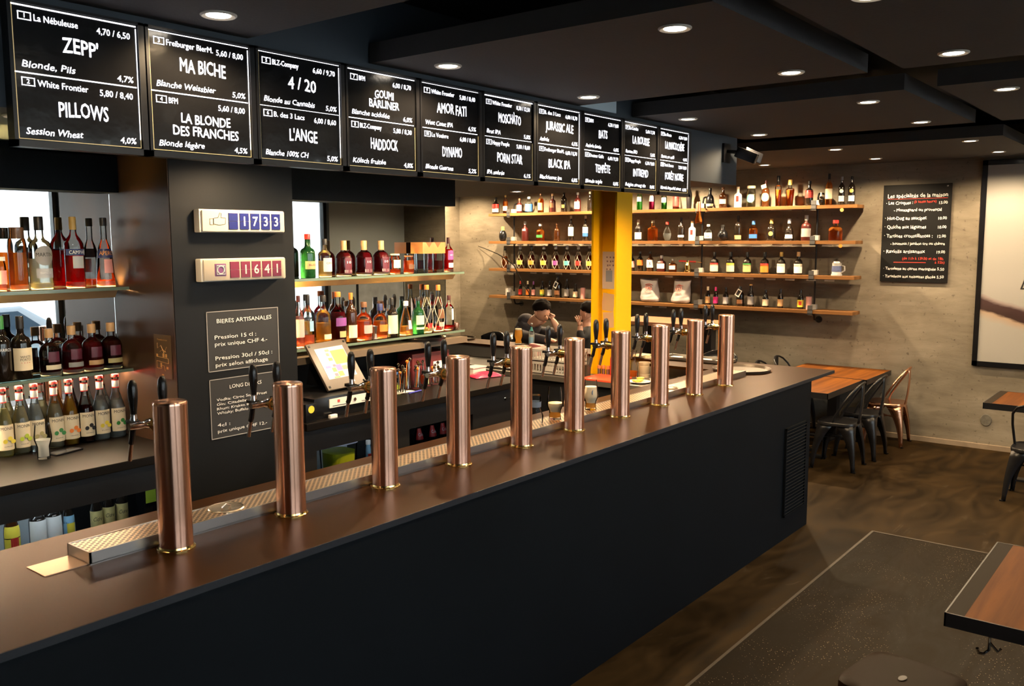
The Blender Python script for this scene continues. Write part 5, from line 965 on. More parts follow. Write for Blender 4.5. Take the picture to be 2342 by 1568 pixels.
for k, px in enumerate((1371, 1381, 1391)):
    t = thing('spice_shaker', 'orange capped spice shaker before the yellow column, %s of three' % ORD[k], 'shaker', (6.43, 4.225+.0-.035*k if False else 4.30-.0, ZW), 0, 'orange capped shakers'); p = at(px, 850, 'x', 6.525); t.location = (6.522, p.y-.0, ZW); B().lathe([(0, 0), (.016, 0), (.016, .06), (0, .06)], seg=16).build('jar', STEEL, t); B().lathe([(.0165, .06), (.0165, .085), (.012, .09), (0, .09)], seg=16).build('cap', mat('orange_cap', (.70, .18, .06), .4), t)
wk = thing('whisk_pot', 'dark pot of wire whisks against the yellow column', 'utensil pot', (6.606, 4.215, ZW-.02 if False else ZW)); wk.location = (6.60, 4.19, 1.0)
wk.location = (6.39, 4.245, ZW); B().lathe([(0, 0), (.03, 0), (.034, .10), (.031, .10), (.028, .006), (0, .006)], seg=20).build('pot', mat('smoked_glass', (.05, .035, .025), .15), wk)
for q in range(3):
    wkb = B()
    for a in range(5): an = a*PI/5; wkb.tube([(.008*(q-1)+.026*math.sin(s_/8*PI)*math.cos(an), .006*(q-1)+.026*math.sin(s_/8*PI)*math.sin(an), .07+.15*s_/8) for s_ in range(9)], .0013, 4)
    wkb.build('whisk', mat('whisk_copper', (.35, .22, .15), .3, 1.0), wk)
p = at(1401, 850, 'x', 6.50); bottle('ketchup_bottle', 'tall red sauce bottle behind the seventh copper column', 'bottle', (6.50, p.y-.004, ZW+.0005), .26, .026, 'std', glass=mat('red_sauce', (.65, .03, .02), .3), cap='white', capf=.3, face=PI)
p = at(1446, 858, 'z', ZW); jx, jy = p.x, p.y; t = thing('carafe', 'open glass carafe with a little amber drink at the bar corner', 'carafe', (6.55, at(1446, 850, 'x', 6.55).y, ZW)); B().lathe([(0, .002), (.046, .002), (.050, .015), (.046, .09), (.026, .17), (.026, .19), (.040, .24), (.038, .24), (.024, .19), (.024, .17), (.044, .09), (.047, .016), (0, .010)], seg=28).build('wall', TUMBLER, t); B().lathe([(0, .011), (.046, .016), (.0455, .06), (0, .06)], seg=24).build('drink', liq('whisky'), t)
t = thing('straw_pot', 'beige ribbed tub behind the eighth copper column', 'tub', (6.66, at(1474, 850, 'x', 6.66).y, ZW)); B().lathe([(0, 0), (.048, 0), (.050, .03), (.048, .032), (.050, .035), (.050, .10), (.048, .102), (.050, .105), (.050, .13), (.046, .13), (.044, .01), (0, .01)], seg=28).build('tub', mat('beige_tub', (.45, .34, .22), .5), t)
t = thing('lemon_plate', 'white plate piled with lemon slices on the work counter', 'plate', (6.36, at(1462, 868, 'x', 6.36).y, ZW)); B().lathe([(0, .002), (.06, .002), (.092, .016), (.094, .014), (.06, 0), (0, 0)], seg=32).build('dish', WHITEP, t)
R = random.Random(3)
for q in range(7): a = R.uniform(0, 6.28); B().lathe([(0, 0), (.026, 0), (.028, .004), (.024, .008), (0, .008)], (.035*math.cos(a), .035*math.sin(a), .010+q*.004), 14).build('lemon_slice', mat('lemon', (.80, .58, .06), .45), t)
for k, (a, b_) in enumerate((((1441, 876), (1484, 874)), ((1441, 880), (1462, 882)))):
    pa, pb_ = at(*a, 'z', ZW+.004), at(*b_, 'z', ZW+.004); tag(B().tube([pa, pb_], .004, 8).build('paper_straw', PAPER), 'white paper straw before the lemon plate, %s one' % ('longer', 'shorter')[k], 'straw')
t = thing('paper_stack', 'untidy stack of yellowed slips on the bar return', 'paper', (6.93, at(1468, 806, 'x', 6.93).y, ZB))
for q in range(6): B().obox((R.uniform(-.02, .02), R.uniform(-.02, .02), .002+.004*q), (math.cos(.3*q), math.sin(.3*q), 0), (-math.sin(.3*q), math.cos(.3*q), 0), (0, 0, 1), .05, .075, .0016).build('slip', mat('yellowed_paper', (.66, .55, .33), .8), t, smooth=False)
bm_ = thing('bar_rail', 'long black rail tray with napkins on the bar return', 'tray', (6.90, 3.20, ZB)); y1 = at(1532, 812, 'x', 6.95).y-3.78
B().box(.0, .22, 0, .62, 0, .006).build('bed', BLKMT, bm_, smooth=False); B().box(0, .22, 0, .012, 0, .03).box(0, .22, .608, .62, 0, .03).box(0, .012, 0, .62, 0, .03).box(.208, .22, 0, .62, 0, .03).build('steel_rim', STEEL, bm_, smooth=False)
for q in range(4): B().box(.05, .17, .06+.14*q, .15+.14*q, .006, .014+.004*(q % 2)).build('napkin', PAPER, bm_, smooth=False)
pp = at(1222, 812, 'z', ZW); tag(B().obox((6.70, 5.02, ZW+.10), (.3, .95, 0), (0, 0, 1), (.95, -.3, 0), .10, .10, .03).build('pink_packet', mat('pink_foil', (.62, .22, .22), .4), bevel=.02), 'pink packet standing beyond the crates', 'packet').location = (0, 0, 0)
# drinks on the tray and the return
def beer(x, y, z, label, H, kind, logo=False):
    t = thing('craft_glass', label, 'glass', (x, y, z)); k = H/.165
    P = [(.031, .001), (.0305, .010), (.0285, .03), (.030, .046), (.039, .066), (.0415, .079), (.039, .108), (.0325, .165)]
    P = [(r*k, zz*k) for r, zz in P]; B().lathe([(0, .001)]+P+[(r-.0013, zz) for r, zz in P[::-1] if zz > .012]+[(0, .012*k)], seg=32).build('bowl', TUMBLER, t)
    def fill(z0, z1, n, m_):
        q = [(r-.0022, zz) for r, zz in P if z0*k < zz < z1*k]; f = lambda zz: rad_at(P, zz*k)-.0022
        B().lathe([(0, z0*k), (f(z0), z0*k)]+q+[(f(z1), z1*k), (0, z1*k)], seg=28).build(n, m_, t)
    FO = mat('beer_foam', (.78, .60, .40), .9)
    if kind == 'foam': fill(.013, .040, 'beer', liq('gold')); fill(.0405, .084, 'foam', FO)
    if kind == 'foamfull': fill(.013, .040, 'beer', liq('gold')); fill(.0405, .128, 'foam', FO)
    if kind == 'beer': fill(.013, .130, 'beer', liq('gold')); fill(.1305, .142, 'foam', FO)
    if logo: B().lathe([(0, 0), (.014*k, 0), (.014*k, .0008), (0, .0008)], (-.022*k, -.0285*k, .10*k), 20, 'y').build('round_logo', mat('glass_logo', (.12, .15, .20), .5), t)
    return t
TZ = ZB+.041
beer(4.03, 2.892, TZ, 'wide beer glass half full of pale foam on the drip tray', .187, 'foam'); beer(4.395, 2.892, TZ, 'beer glass full of pale foam with round logo on drip tray', .180, 'foamfull', True)
t = thing('craft_glass', 'empty upside-down beer glass beside the fifth copper column', 'glass', (3.845, 2.892, TZ)); B().lathe([(.040, .001), (.044, .03), (.045, .05), (.032, .085), (.030, .12), (.033, .158), (.028, .166), (0, .166), (0, .160), (.027, .158), (.028, .12), (.030, .085), (.0435, .05), (.0425, .03), (.0385, .001)], seg=32).build('bowl', TUMBLER, t); B().lathe([(.0325, .10), (.0335, .13)], seg=24).build('round_logo', mat('glass_logo', (.1, .1, .1)), t)
beer(7.03, 5.50, ZB, 'glass of golden beer on the bar return before the man', .185, 'beer')
bottle('tonic_bottle', 'clear soda bottle with blue label on the bar return', 'bottle', (6.95, 5.272, ZB), .235, .030, 'std', drink='water', level=.5, cap='silver', capf=.05, labs=[('sky', .12, .42, 1.2), ('teal', .68, .84, 1.3)], face=PI)
# ------------------------------------------------------------------ tables
def table(name, label, x0, x1, y0, y1, strip, legs=True, z=.75):
    t = thing('dining_table', label, 'table', ((x0+x1)/2, (y0+y1)/2, 0), 0, 'wooden tables with black steel edge'); hx, hy = (x1-x0)/2, (y1-y0)/2; s_ = .07
    B().box(-hx+.006, hx-.006, -hy+(s_ if 'y0' in strip else .006), hy-(s_ if 'y1' in strip else .006), z-.03, z).build('wood_top', WOODT, t, smooth=False)
    f = B().box(-hx, hx, -hy, -hy+.006, z-.055, z+.001).box(-hx, hx, hy-.006, hy, z-.055, z+.001).box(-hx, -hx+.006, -hy, hy, z-.055, z+.001).box(hx-.006, hx, -hy, hy, z-.055, z+.001); f.build('steel_edge', BLKMT, t, smooth=False)
    g = B()
    if 'y0' in strip: g.box(-hx+.006, hx-.006, -hy+.006, -hy+s_, z-.03, z+.0005)
    if 'y1' in strip: g.box(-hx+.006, hx-.006, hy-s_, hy-.006, z-.03, z+.0005)
    if strip: g.build('end_strip', mat('worn_steel_strip', (.024, .018, .0125), .6, spec=.05), t, smooth=False)
    B().box(-.05, .05, -.05, .05, .02, z-.03).build('pedestal', BLKMT, t, smooth=False); B().box(-.28, .28, -.05, .05, 0, .02).box(-.05, .05, -.28, .28, 0, .0195).build('foot_cross', BLKMT, t, smooth=False); return t
table('a', 'wooden table nearest the bar end, partly behind bar counter', 8.33, 9.385, 2.82, 3.74, '')
table('b', 'wooden table standing against the concrete wall under the shelves', 9.40, 10.27, 2.79, 3.74, '')
table('c', 'wooden table below the framed picture with a black chair', 8.72, 9.50, .70, 1.58, ('y1',))
tb = table('d', 'wooden table with black edge closest to the viewer', 3.66, 4.70, -.15, .755, ('y1',))
hk = B().tube([(-.46, .30, .70), (-.46, .30, .62), (-.475, .315, .605), (-.49, .33, .61), (-.495, .335, .63)], .006, 8).tube([(-.46, .30, .65), (-.46, .27, .62), (-.46, .26, .635)], .006, 8).lathe([(0, 0), (.014, 0), (.014, -.01), (0, -.01)], (-.46, .30, .72), 14); hk.build('bag_hook', CHROME, tb)
t = thing('high_table', 'high wooden table with black legs by the concrete wall', 'table', (9.25, 4.98, 0)); B().box(-.35, .35, -.62, .62, 1.22, 1.26).build('top', mat('red_brown_wood', (.26, .11, .055), .5, var=.2, vscale=6), t, smooth=False); B().box(-.06, .06, -.54, -.36, .02, 1.22).build('leg', BLKMT, t, smooth=False); B().box(-.06, .06, .16, .34, .02, 1.22).build('leg', BLKMT, t, smooth=False); B().box(-.3, .3, -.56, .36, 0, .02).build('foot_plate', BLKMT, t, smooth=False)
# ------------------------------------------------------------------ metal chairs
def chair(m_, label, loc, rz):
    t = thing('metal_chair', label, 'chair', loc, rz, 'sheet metal cafe chairs'); S_ = .178
    B().lathe([(0, .448), (.10, .446), (.16, .452), (.178, .455), (.182, .448), (.180, .425), (.170, .425)], seg=40, sq=.28).build('seat', m_, t, solid=.002)
    for sx in (-1, 1):
        for sy in (-1, 1):
            l = B(); rows = 9
            for ax in (0, 1):
                vs = []
                for k in range(rows):
                    u = k/(rows-1); cx, cy = sx*(.160+.045*u), sy*(.160+.045*u); z = .430*(1-u); wd = .030+.115*(1-u)**2.6
                    bul = .010*math.sin(u*PI)
                    vs += [(cx+sx*bul, cy+sy*bul, z), (cx-sx*wd, cy+sy*bul*.6, z) if ax == 0 else (cx+sx*bul*.6, cy-sy*wd, z)]
                l.add(vs, [(2*k, 2*k+1, 2*k+3, 2*k+2) for k in range(rows-1)])
            lg = l.build('leg', m_, t, solid=.004); B().box(sx*.205-.014, sx*.205+.014, sy*.205-.014, sy*.205+.014, 0, .012).build('foot_cap', BLKPL, lg, smooth=False)
    # hoop back from the seat sides up to the rear top, splat from the seat rear
    hoop = [(-.165, .03, .44), (-.172, .0, .52), (-.178, -.07, .64), (-.170, -.14, .745), (-.130, -.185, .805), (-.065, -.208, .832), (0, -.215, .840)]
    hoop = hoop+[(-x, y, z) for x, y, z in hoop[-2::-1]]; B().tube(hoop, .0105, 10).build('hoop_back', m_, t)
    sp = B(); vs = []
    for k in range(9): u = k/8; z = .44+.39*u; y = -.178-.028*u-.012*math.sin(u*PI); wd = .062-.018*u; vs += [(-wd, y, z), (0, y-.008, z), (wd, y, z)]
    sp.add(vs, [(3*k+j, 3*k+j+1, 3*k+j+4, 3*k+j+3) for k in range(8) for j in (0, 1)]); sp.build('splat', m_, t, solid=.004)
    B().tube([(-.17, -.17, .30), (.17, .17, .30)], .006, 6).tube([(.17, -.17, .297), (-.17, .17, .297)], .006, 6).build('cross_brace', m_, t); return t
chair(BLKMT, 'black metal chair at the table nearest the bar end', (8.625, 2.80, 0), .06)
chair(BLKMT, 'black metal chair between copper chair and the nearer black chair', (9.22, 2.77, 0), 0)
chair(COPPERC, 'copper metal chair by the concrete wall', (9.97, 2.73, 0), .06)
chair(BLKMT, 'black metal chair below the framed picture', (8.50, 1.115, 0), -PI/2)
chair(BLKMT, 'black metal chair behind the tables, its hoop above bar end', (10.03, 3.80, 0), PI)
chair(BLKMT, 'black metal chair behind the tables, lower hoop beside the round tray', (9.50, 3.80, 0), PI)
t = thing('metal_stool', 'bronze metal stool with slot in seat at the lower picture edge', 'stool', (3.005, .735, 0), -.15); B().lathe([(0, .748), (.13, .750), (.158, .748), (.164, .742), (.166, .70), (.160, .70)], seg=48, sq=.55).build('seat', mat('bronze_metal', (.012, .0062, .0026), .45, .0, spec=.05), t, solid=.002); B().lathe([(0, .7515), (.012, .7515), (.012, .7525), (0, .7525)], seg=16, sx=1.8).build('seat_slot', BLKMT, t)
for sx in (-1, 1):
    for sy in (-1, 1):
        l = B(); vs = []
        for k in range(8): u = k/7; cx, cy = sx*(.145+.055*u), sy*(.145+.055*u); z = .71*(1-u); wd = .03+.07*(1-u)**2; vs += [(cx-sx*wd, cy, z), (cx, cy, z), (cx, cy-sy*wd, z)]
        l.add(vs, [(3*k+j, 3*k+j+1, 3*k+j+4, 3*k+j+3) for k in range(7) for j in (0, 1)]); l.build('leg', BLKMT, t, solid=.004)
B().tube([(-.18, -.18, .25), (.18, -.18, .25), (.18, .18, .25), (-.18, .18, .25)], .008, 8, close=True).build('foot_ring', BLKMT, t)
def barstool(x, y, rz, label):
    t = thing('bar_stool', label, 'stool', (x, y, 0), rz, 'low backed bar stools'); B().lathe([(0, .74), (.17, .735), (.19, .75), (.19, .765), (0, .775)], seg=28).build('seat', BLKPL, t); vs = []
    for k in range(13): a = -PI/2+(-1.0+2.0*k/12); vs += [(.19*math.cos(a), .19*math.sin(a), .98-.06*abs(k-6)/6), (.20*math.cos(a), .20*math.sin(a), 1.175-.05*(abs(k-6)/6)**2)]
    B().add(vs, [(2*k, 2*k+2, 2*k+3, 2*k+1) for k in range(12)]).build('backrest', BLKPL, t, solid=.02); B().tube([(-.12, -.15, .75), (-.13, -.16, 1.05)], .01, 8).tube([(.12, -.15, .75), (.13, -.16, 1.05)], .01, 8).build('back_post', BLKMT, t)
    for a in range(4): B().tube([(.12*math.cos(a*PI/2+.78), .12*math.sin(a*PI/2+.78), .745), (.22*math.cos(a*PI/2+.78), .22*math.sin(a*PI/2+.78), 0)], .012, 8).build('leg', BLKMT, t)
    B().tube([(.19*math.cos(a/20*2*PI), .19*math.sin(a/20*2*PI), .25) for a in range(20)], .008, 6, close=True).build('foot_ring', BLKMT, t); return t
for px, py, l in ((1112, 766, 'black low backed bar stool left of the beer glass'), (1634, 812, 'black low backed bar stool showing behind last copper columns')):
    p = at(px, py, 'x', 7.62); barstool(7.50, at(px, py, 'x', 7.50).y, PI/2*-1+PI, l)
# ------------------------------------------------------------------ two guests
def skin(name, J, E, m_, parent=None, sub=2, root=None):
    ks = list(J); me = bpy.data.meshes.new(name); me.from_pydata([J[k][0] for k in ks], [(ks.index(a), ks.index(b_)) for a, b_ in E], []); o = bpy.data.objects.new(name, me); COL.objects.link(o)
    md = o.modifiers.new('skin', 'SKIN'); md.use_smooth_shade = True
    for v, k in zip(me.skin_vertices[0].data, ks): r = J[k][1]; v.radius = r if isinstance(r, tuple) else (r, r); v.use_root = (k == (root or ks[0]))
    o.modifiers.new('sub', 'SUBSURF').levels = sub; o.modifiers['sub'].render_levels = sub
    dg = bpy.context.evaluated_depsgraph_get(); m2 = bpy.data.meshes.new_from_object(o.evaluated_get(dg)); bpy.data.objects.remove(o); bpy.data.meshes.remove(me)
    m2.materials.clear(); m2.materials.append(m_); o = bpy.data.objects.new(name, m2); COL.objects.link(o); m2.shade_smooth()
    if parent: o.parent = parent
    return o
SKIN = mat('skin', (.55, .31, .22), .5); HOOD = mat('charcoal_hoodie', (.034, .031, .040), .9, bump=.2, bscale=40); HAIR = mat('dark_hair', (.006, .0035, .0025), .8, spec=.12, bump=.25, bscale=120); TROUS = mat('dark_trousers', (.02, .021, .026), .9)
def P3(px, py, X): return tuple(at(px, py, 'x', X))
def fingers(J, E, wrist, tip_dir, side, palm, n0, curl=0.0, spread=.3, nrm=(0, 0, 1)):
    w_ = Vector(J[wrist][0]); d = Vector(tip_dir).normalized(); s_ = Vector(side).normalized(); nm = d.cross(s_).normalized()
    J[n0+'p'] = (w_+d*.055, (.030, .016)); E.append((wrist, n0+'p')); pc = w_+d*.055
    for q in range(4):
        a = (q-1.5)*spread; dd = (d*math.cos(a)+s_*math.sin(a)).normalized(); L = (.062, .072, .068, .052)[q]; b0 = pc+s_*(q-1.5)*.018+d*.020; pr = n0+'p'
        for k in range(3):
            ang = curl*(k+1); v = dd*math.cos(ang)+nm*math.sin(ang); b0 = b0+v*(L/3 if k else .012); J['%sf%d%d' % (n0, q, k)] = (b0, .0085-.0008*k); E.append((pr, '%sf%d%d' % (n0, q, k))); pr = '%sf%d%d' % (n0, q, k)
    b0 = w_+d*.022-s_*.026; J[n0+'t0'] = (b0, .010); E.append((wrist, n0+'t0')); b1 = b0-s_*.022+d*.020+nm*.01*(1 if curl else 0); J[n0+'t1'] = (b1, .009); E.append((n0+'t0', n0+'t1')); J[n0+'t2'] = (b1+d*.024-s_*.004, .0075); E.append((n0+'t1', n0+'t2'))
def head(J, E, neck, c, fwd, upv, s=1.0):
    c, f_, u_ = Vector(c), Vector(fwd).normalized(), Vector(upv).normalized(); f_ = (f_-u_*f_.dot(u_)).normalized()
    J['chinb'] = (c-u_*.075*s-f_*.005, .060*s); J['mid'] = (c-u_*.02*s+f_*.012*s, (.074*s, .086*s)); J['top'] = (c+u_*.045*s-f_*.008*s, (.076*s, .092*s)); J['crown'] = (c+u_*.085*s-f_*.012*s, .050*s)
    E += [(neck, 'chinb'), ('chinb', 'mid'), ('mid', 'top'), ('top', 'crown')]
    J['jaw'] = (c-u_*.085*s+f_*.062*s, .026*s); E.append(('chinb', 'jaw')); J['nose'] = (c-u_*.025*s+f_*.104*s, .011*s); E.append(('mid', 'nose'))
    return c, f_, u_
def face_bits(par, c, f_, u_, s=1.0):
    r_ = f_.cross(u_).normalized()
    for q in (-1, 1):
        B().lathe([(0, -.006*s), (.006*s, -.0035*s), (.009*s, 0), (.006*s, .0035*s), (0, .006*s)], c+f_*.084*s+r_*q*.030*s+u_*.004*s, 10).build('eye', mat('eye_dark', (.03, .02, .015), .2), par)
        B().lathe([(0, -.030*s), (.009*s, -.020*s), (.013*s, 0), (.014*s, .018*s), (0, .030*s)], c+r_*q*.076*s-u_*.012*s-f_*.005*s, 10).build('ear', SKIN, par)
    B().tube([c+f_*.078*s-u_*.062*s-r_*.02*s, c+f_*.090*s-u_*.060*s, c+f_*.078*s-u_*.062*s+r_*.02*s], .005*s, 6).build('mouth', mat('lips', (.36, .13, .10), .5), par)
XM = 7.66
man = thing('person', 'person in dark grey hoodie leaning head on raised fist at the bar', 'person', (XM, at(1216, 800, 'x', XM).y, 0), 0)
mo = Vector(man.location)
def rel(p): return Vector(p)-mo
nk = rel(P3(1218, 739, XM)); hc = rel(P3(1238, 714, XM-.02)); sh = rel(P3(1206, 757, XM)); ps = Vector((0, .0, .89))
J = {'pel': (ps, (.15, .11)), 'wai': ((sh*.45+ps*.55)+Vector((0, .02, 0)), (.14, .11)), 'che': (sh+Vector((0, 0, -.12)), (.16, .12)), 'shc': (sh, (.11, .09)), 'nk': (nk, .058)}
E = [('pel', 'wai'), ('wai', 'che'), ('che', 'shc'), ('shc', 'nk')]
hcc, hf, hu = head(J, E, 'nk', hc, (-.10, -1, -.55), (0, -.45, 1), 1.08)
# near arm (bar side) rests along the counter; far arm is raised, fist at the brow
J['sl'] = (sh+Vector((-.17, 0, -.03)), .062); J['el'] = (rel((7.22, at(1222, 782, 'x', 7.22).y+.06, ZB+.055)), .048); J['wl'] = (rel((7.16, at(1262, 780, 'x', 7.16).y, ZB+.045)), .032); E += [('shc', 'sl'), ('sl', 'el'), ('el', 'wl')]
fingers(J, E, 'wl', (-.2, -1, -.05), (1, -.2, 0), None, 'L', curl=.25, spread=.10)
J['sr'] = (sh+Vector((.17, -.02, -.03)), .062); J['er'] = (rel(P3(1281, 762, XM-.02)), .048); J['wr'] = (rel(P3(1266, 734, XM-.03)), .034); E += [('shc', 'sr'), ('sr', 'er'), ('er', 'wr')]
fingers(J, E, 'wr', Vector(rel(P3(1258, 716, XM-.06)))-J['wr'][0], (.9, -.1, -.3), None, 'R', curl=-1.05, spread=.06)
for q, n in ((-1, 'a'), (1, 'b')):
    J['hip'+n] = (ps+Vector((q*.10, -.03, -.02)), .088); J['kn'+n] = (ps+Vector((q*.12, -.42, .0)), .062); J['an'+n] = (ps+Vector((q*.11, -.36, -.46)), .045); J['to'+n] = (ps+Vector((q*.11, -.50, -.51)), .040); E += [('pel', 'hip'+n), ('hip'+n, 'kn'+n), ('kn'+n, 'an'+n), ('an'+n, 'to'+n)]
thin = lambda J: {k: ((v[0], tuple(x*.70 for x in v[1]) if isinstance(v[1], tuple) else v[1]*.70) if k in ('pel', 'wai', 'che', 'shc', 'sl', 'sr', 'hipa', 'hipb') else v) for k, v in J.items()}
body = skin('body', thin(J), E, SKIN, man)
g = lambda k, f_=1.13: (J[k][0], tuple(x*f_ for x in J[k][1]) if isinstance(J[k][1], tuple) else J[k][1]*f_)
JH = {k: g(k, 1.10) for k in ('pel', 'wai', 'che', 'shc')}; JH.update({k: g(k, 1.25) for k in ('sl', 'el', 'sr', 'er')}); JH['cl'] = ((Vector(J['wl'][0])*.85+Vector(J['el'][0])*.15), .046); JH['cr'] = ((Vector(J['wr'][0])*.30+Vector(J['er'][0])*.70), .048); JH['col'] = (nk+Vector((0, .035, -.045)), .098)
skin('hoodie', JH, [('pel', 'wai'), ('wai', 'che'), ('che', 'shc'), ('shc', 'col'), ('shc', 'sl'), ('sl', 'el'), ('el', 'cl'), ('shc', 'sr'), ('sr', 'er'), ('er', 'cr')], HOOD, man)
hd = B().lathe([(0, -.085), (.055, -.07), (.095, -.03), (.105, .01), (.085, .05), (.045, .075), (0, .08)], rel(P3(1203, 733, XM)), 20, sx=1.05, sy=.85); hd.build('hood', HOOD, man, subsurf=1)
B().tube([sh+Vector((0, .01, -.10)), sh+Vector((0, .005, -.02)), sh*.5+nk*.5+Vector((0, .02, .0)), nk+Vector((0, .015, -.01)), nk+(hc-nk)*.25+Vector((0, .035, -.02))], [.15, .15, .14, .125, .105], 18).build('collar', HOOD, man)
JT = {k: g(k, 1.14) for k in ('pel', 'hipa', 'kna', 'ana', 'hipb', 'knb', 'anb')}; skin('trousers', JT, [('pel', 'hipa'), ('hipa', 'kna'), ('kna', 'ana'), ('pel', 'hipb'), ('hipb', 'knb'), ('knb', 'anb')], TROUS, man)
def hair(par, c, f_, u_, s, bun=False):
    r_ = f_.cross(u_); b_ = B(); n, m_ = 28, 12; vs = []
    for j in range(m_+1):
        for i in range(n):
            a = 2*PI*i/n; lim = 1.05+.47*(1-math.cos(a))+.14*abs(math.sin(a))+.07*math.sin(a*9)+.05*math.sin(a*14); th = lim*j/m_; R = s*(.103+.003*math.sin(a*3+j*.8)+.003*math.sin(a*5-j*1.1))*(1-.13*(j/m_)**3)
            vs.append(c+u_*(.028*s)+(u_*math.cos(th)*R*1.0+(f_*math.cos(a)*1.02+r_*math.sin(a)*.86)*math.sin(th)*R)-f_*.010*s)
    fs = [(j*n+i, j*n+(i+1) % n, (j+1)*n+(i+1) % n, (j+1)*n+i) for j in range(m_) for i in range(n)]; b_.add(vs, fs)
    if bun: b_.lathe([(0, -.035*s), (.03*s, -.02*s), (.04*s, 0), (.03*s, .025*s), (0, .035*s)], c-f_*.11*s+u_*.05*s, 14)
    o = b_.build('hair', HAIR, par, solid=.010*s); o.data.shade_smooth()
    for e in o.data.edges: e.use_edge_sharp = False
hair(man, hcc, hf, hu, 1.08); face_bits(man, hcc, hf, hu, 1.08)
barstool(XM, mo.y+.10, PI, 'bar stool under the man in the hoodie')
XW_ = 8.25; wm = thing('person', 'person half behind the yellow column holding up a spread hand', 'person', (XW_, at(1352, 770, 'x', XW_).y, 0)); mo = Vector(wm.location)
hc = rel(P3(1344, 716, XW_)); nk = rel(P3(1348, 736, XW_)); sh = rel(P3(1352, 756, XW_)); ps = Vector((0, -.06, .88))
J = {'pel': (ps, (.14, .11)), 'wai': (sh*.45+ps*.55, (.12, .10)), 'che': (sh+Vector((0, 0, -.11)), (.14, .105)), 'shc': (sh, (.095, .08)), 'nk': (nk, .048)}; E = [('pel', 'wai'), ('wai', 'che'), ('che', 'shc'), ('shc', 'nk')]
hcc, hf, hu = head(J, E, 'nk', hc, (-.15, 1, -.15), (0, .15, 1), 1.0)
J['sl'] = (sh+Vector((-.15, 0, -.03)), .052); J['el'] = (rel(P3(1327, 772, XW_-.22)), .042); J['wl'] = (rel(P3(1326, 748, XW_-.20)), .028); E += [('shc', 'sl'), ('sl', 'el'), ('el', 'wl')]; fingers(J, E, 'wl', (-.1, .15, 1), (.2, 1, 0), None, 'L', curl=.05, spread=.30)
J['sr'] = (sh+Vector((.15, 0, -.03)), .052); J['er'] = (sh+Vector((.19, .12, -.26)), .042); J['wr'] = (sh+Vector((.12, .30, -.24)), .030); E += [('shc', 'sr'), ('sr', 'er'), ('er', 'wr')]; fingers(J, E, 'wr', (-.2, 1, 0), (1, .2, 0), None, 'R', curl=.3, spread=.1)
for q, n in ((-1, 'a'), (1, 'b')):
    J['hip'+n] = (ps+Vector((q*.10, .03, -.02)), .082); J['kn'+n] = (ps+Vector((q*.11, .42, .0)), .058); J['an'+n] = (ps+Vector((q*.11, .36, -.46)), .042); J['to'+n] = (ps+Vector((q*.11, .48, -.51)), .038); E += [('pel', 'hip'+n), ('hip'+n, 'kn'+n), ('kn'+n, 'an'+n), ('an'+n, 'to'+n)]
skin('body', thin(J), E, SKIN, wm)
JH = {k: g(k, 1.10) for k in ('pel', 'wai', 'che', 'shc')}; JH.update({k: g(k, 1.22) for k in ('sl', 'el', 'sr', 'er')}); JH['cl'] = ((Vector(J['wl'][0])*.8+Vector(J['el'][0])*.2), .036); JH['cr'] = ((Vector(J['wr'][0])*.8+Vector(J['er'][0])*.2), .038); JH['col'] = (nk+Vector((0, -.015, -.025)), .068)
skin('sweater', JH, [('pel', 'wai'), ('wai', 'che'), ('che', 'shc'), ('shc', 'col'), ('shc', 'sl'), ('sl', 'el'), ('el', 'cl'), ('shc', 'sr'), ('sr', 'er'), ('er', 'cr')], mat('dark_sweater', (.020, .020, .021), .9), wm)
JT = {k: g(k, 1.14) for k in ('pel', 'hipa', 'kna', 'ana', 'hipb', 'knb', 'anb')}; skin('trousers', JT, [('pel', 'hipa'), ('hipa', 'kna'), ('kna', 'ana'), ('pel', 'hipb'), ('hipb', 'knb'), ('knb', 'anb')], TROUS, wm)
hair(wm, hcc, hf, hu, 1.0, True); face_bits(wm, hcc, hf, hu)
barstool(XW_, mo.y-.15, 0, 'bar stool under the person behind the yellow column')
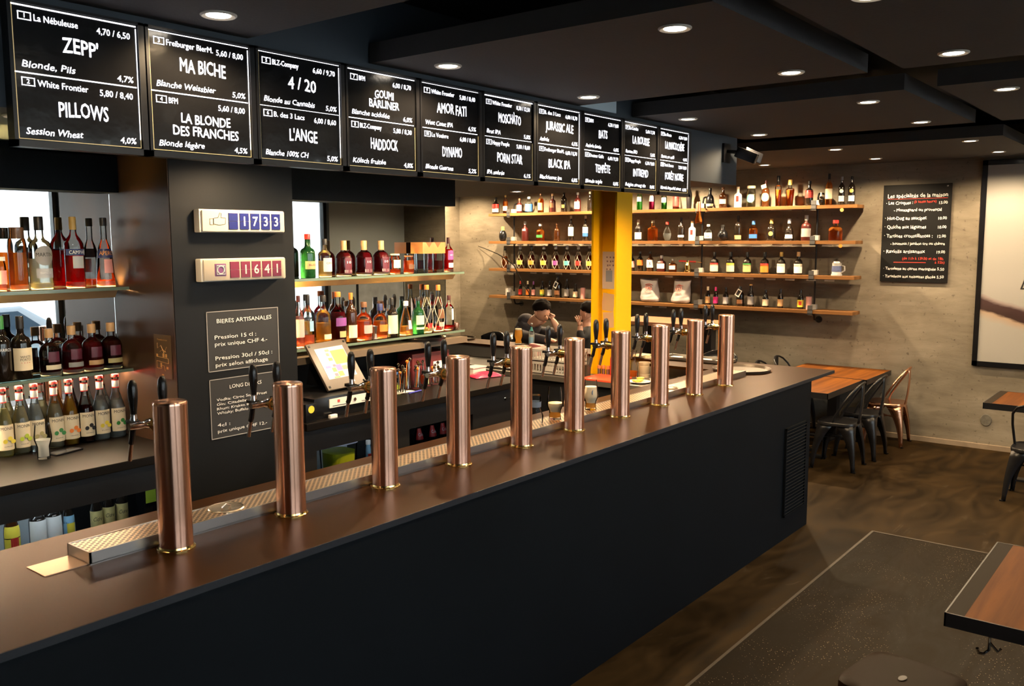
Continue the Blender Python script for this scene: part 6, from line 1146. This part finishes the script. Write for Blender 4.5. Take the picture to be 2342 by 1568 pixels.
# ------------------------------------------------------------------ floor patch, spotlights, street things seen in the mirror
pt = B().box(-1.0, 6.80, -1.6, 1.92, .0, .0025); struct(pt.build('floor_patch', MATM, smooth=False))
struct(B().box(-1.0, 6.82, 1.92, 1.938, 0, .005).box(6.80, 6.82, -1.6, 1.92, 0, .005).build('trim_floor', mat('floor_joint', (.030, .018, .007), .6, var=.8, vscale=14), smooth=False))
t = thing('spotlight', 'black spotlight pair on the bulkhead end beside menu boards', 'spotlight', (6.80, 3.2, 2.90)); B().box(-.06, .06, -.02, 0, -.09, .06).build('bracket', BLKMT, t, smooth=False); B().tube([(0, -.02, 0), (.0, -.10, -.01)], .016, 8).build('arm', BLKMT, t)
for q in (0, 1):
    d = Vector((.75, -.45, -.28)).normalized() if q else Vector((.2, -.8, -.35)).normalized(); c = Vector((.03+.05*q, -.12-.02*q, -.02)); a = d.cross(UZ).normalized(); b_ = a.cross(d)
    B().obox(c+d*.05, d, a, b_, .085, .042, .042).build('lamp_head', BLKMT, t, bevel=.008); B().obox(c+d*.136, d, a, b_, .001, .030, .030).build('lens', mat('spot_lens_off', (.05, .05, .055), .2), t, smooth=False)
t = thing('wall_picture', 'pale framed picture on the street wall, seen only in the bar mirror', 'picture', (9.25, YW, 1.0)); B().box(0, 1.0, .0, .03, 0, .62).build('frame', BLKMT, t, smooth=False); B().box(.02, .98, .03, .032, .02, .60).build('print', mat('pale_print', (.45, .5, .55), .6, var=.7, vscale=4), t, smooth=False)
t = thing('parked_car', 'pale grey car parked outside, seen in the bar mirror', 'car', (4.4, -5.2, -.13))
B().prism([(-2.1, -.85, .35), (-2.1, -.85, .75), (-1.6, -.85, .95), (-.9, -.85, .98), (-.3, -.85, 1.42), (1.0, -.85, 1.45), (1.7, -.85, 1.0), (2.1, -.85, .9), (2.1, -.85, .35)], (0, 1.7, 0)).build('body', mat('car_silver', (.55, .57, .60), .25, .6), t, bevel=.06)
B().prism([(-.72, -.86, 1.0), (-.25, -.86, 1.34), (.95, -.86, 1.37), (1.45, -.86, 1.0)], (0, 1.72, 0)).build('side_window', mat('car_glass', (.05, .07, .09), .05), t, smooth=False)
for x in (-1.35, 1.35):
    for y in (-.87, .70): B().lathe([(0, 0), (.22, 0), (.32, -.01), (.32, -.17), (0, -.17)], (x, y, .32), 24, 'y').build('wheel', BLKMT, t)
# the marked wear on the wall
tag(B().lathe([(0, 0), (.05, 0), (.055, .006), (0, .012)], (WX-.012, at(2255, 960, 'x', WX).y, at(2255, 960, 'x', WX).z), 14, 'x', sx=1.2).build('wall_socket_hole', mat('grey_filler', (.13, .12, .10), .9, var=.5, vscale=30)), 'grey filler patch low on the concrete wall under the picture', 'wall patch')
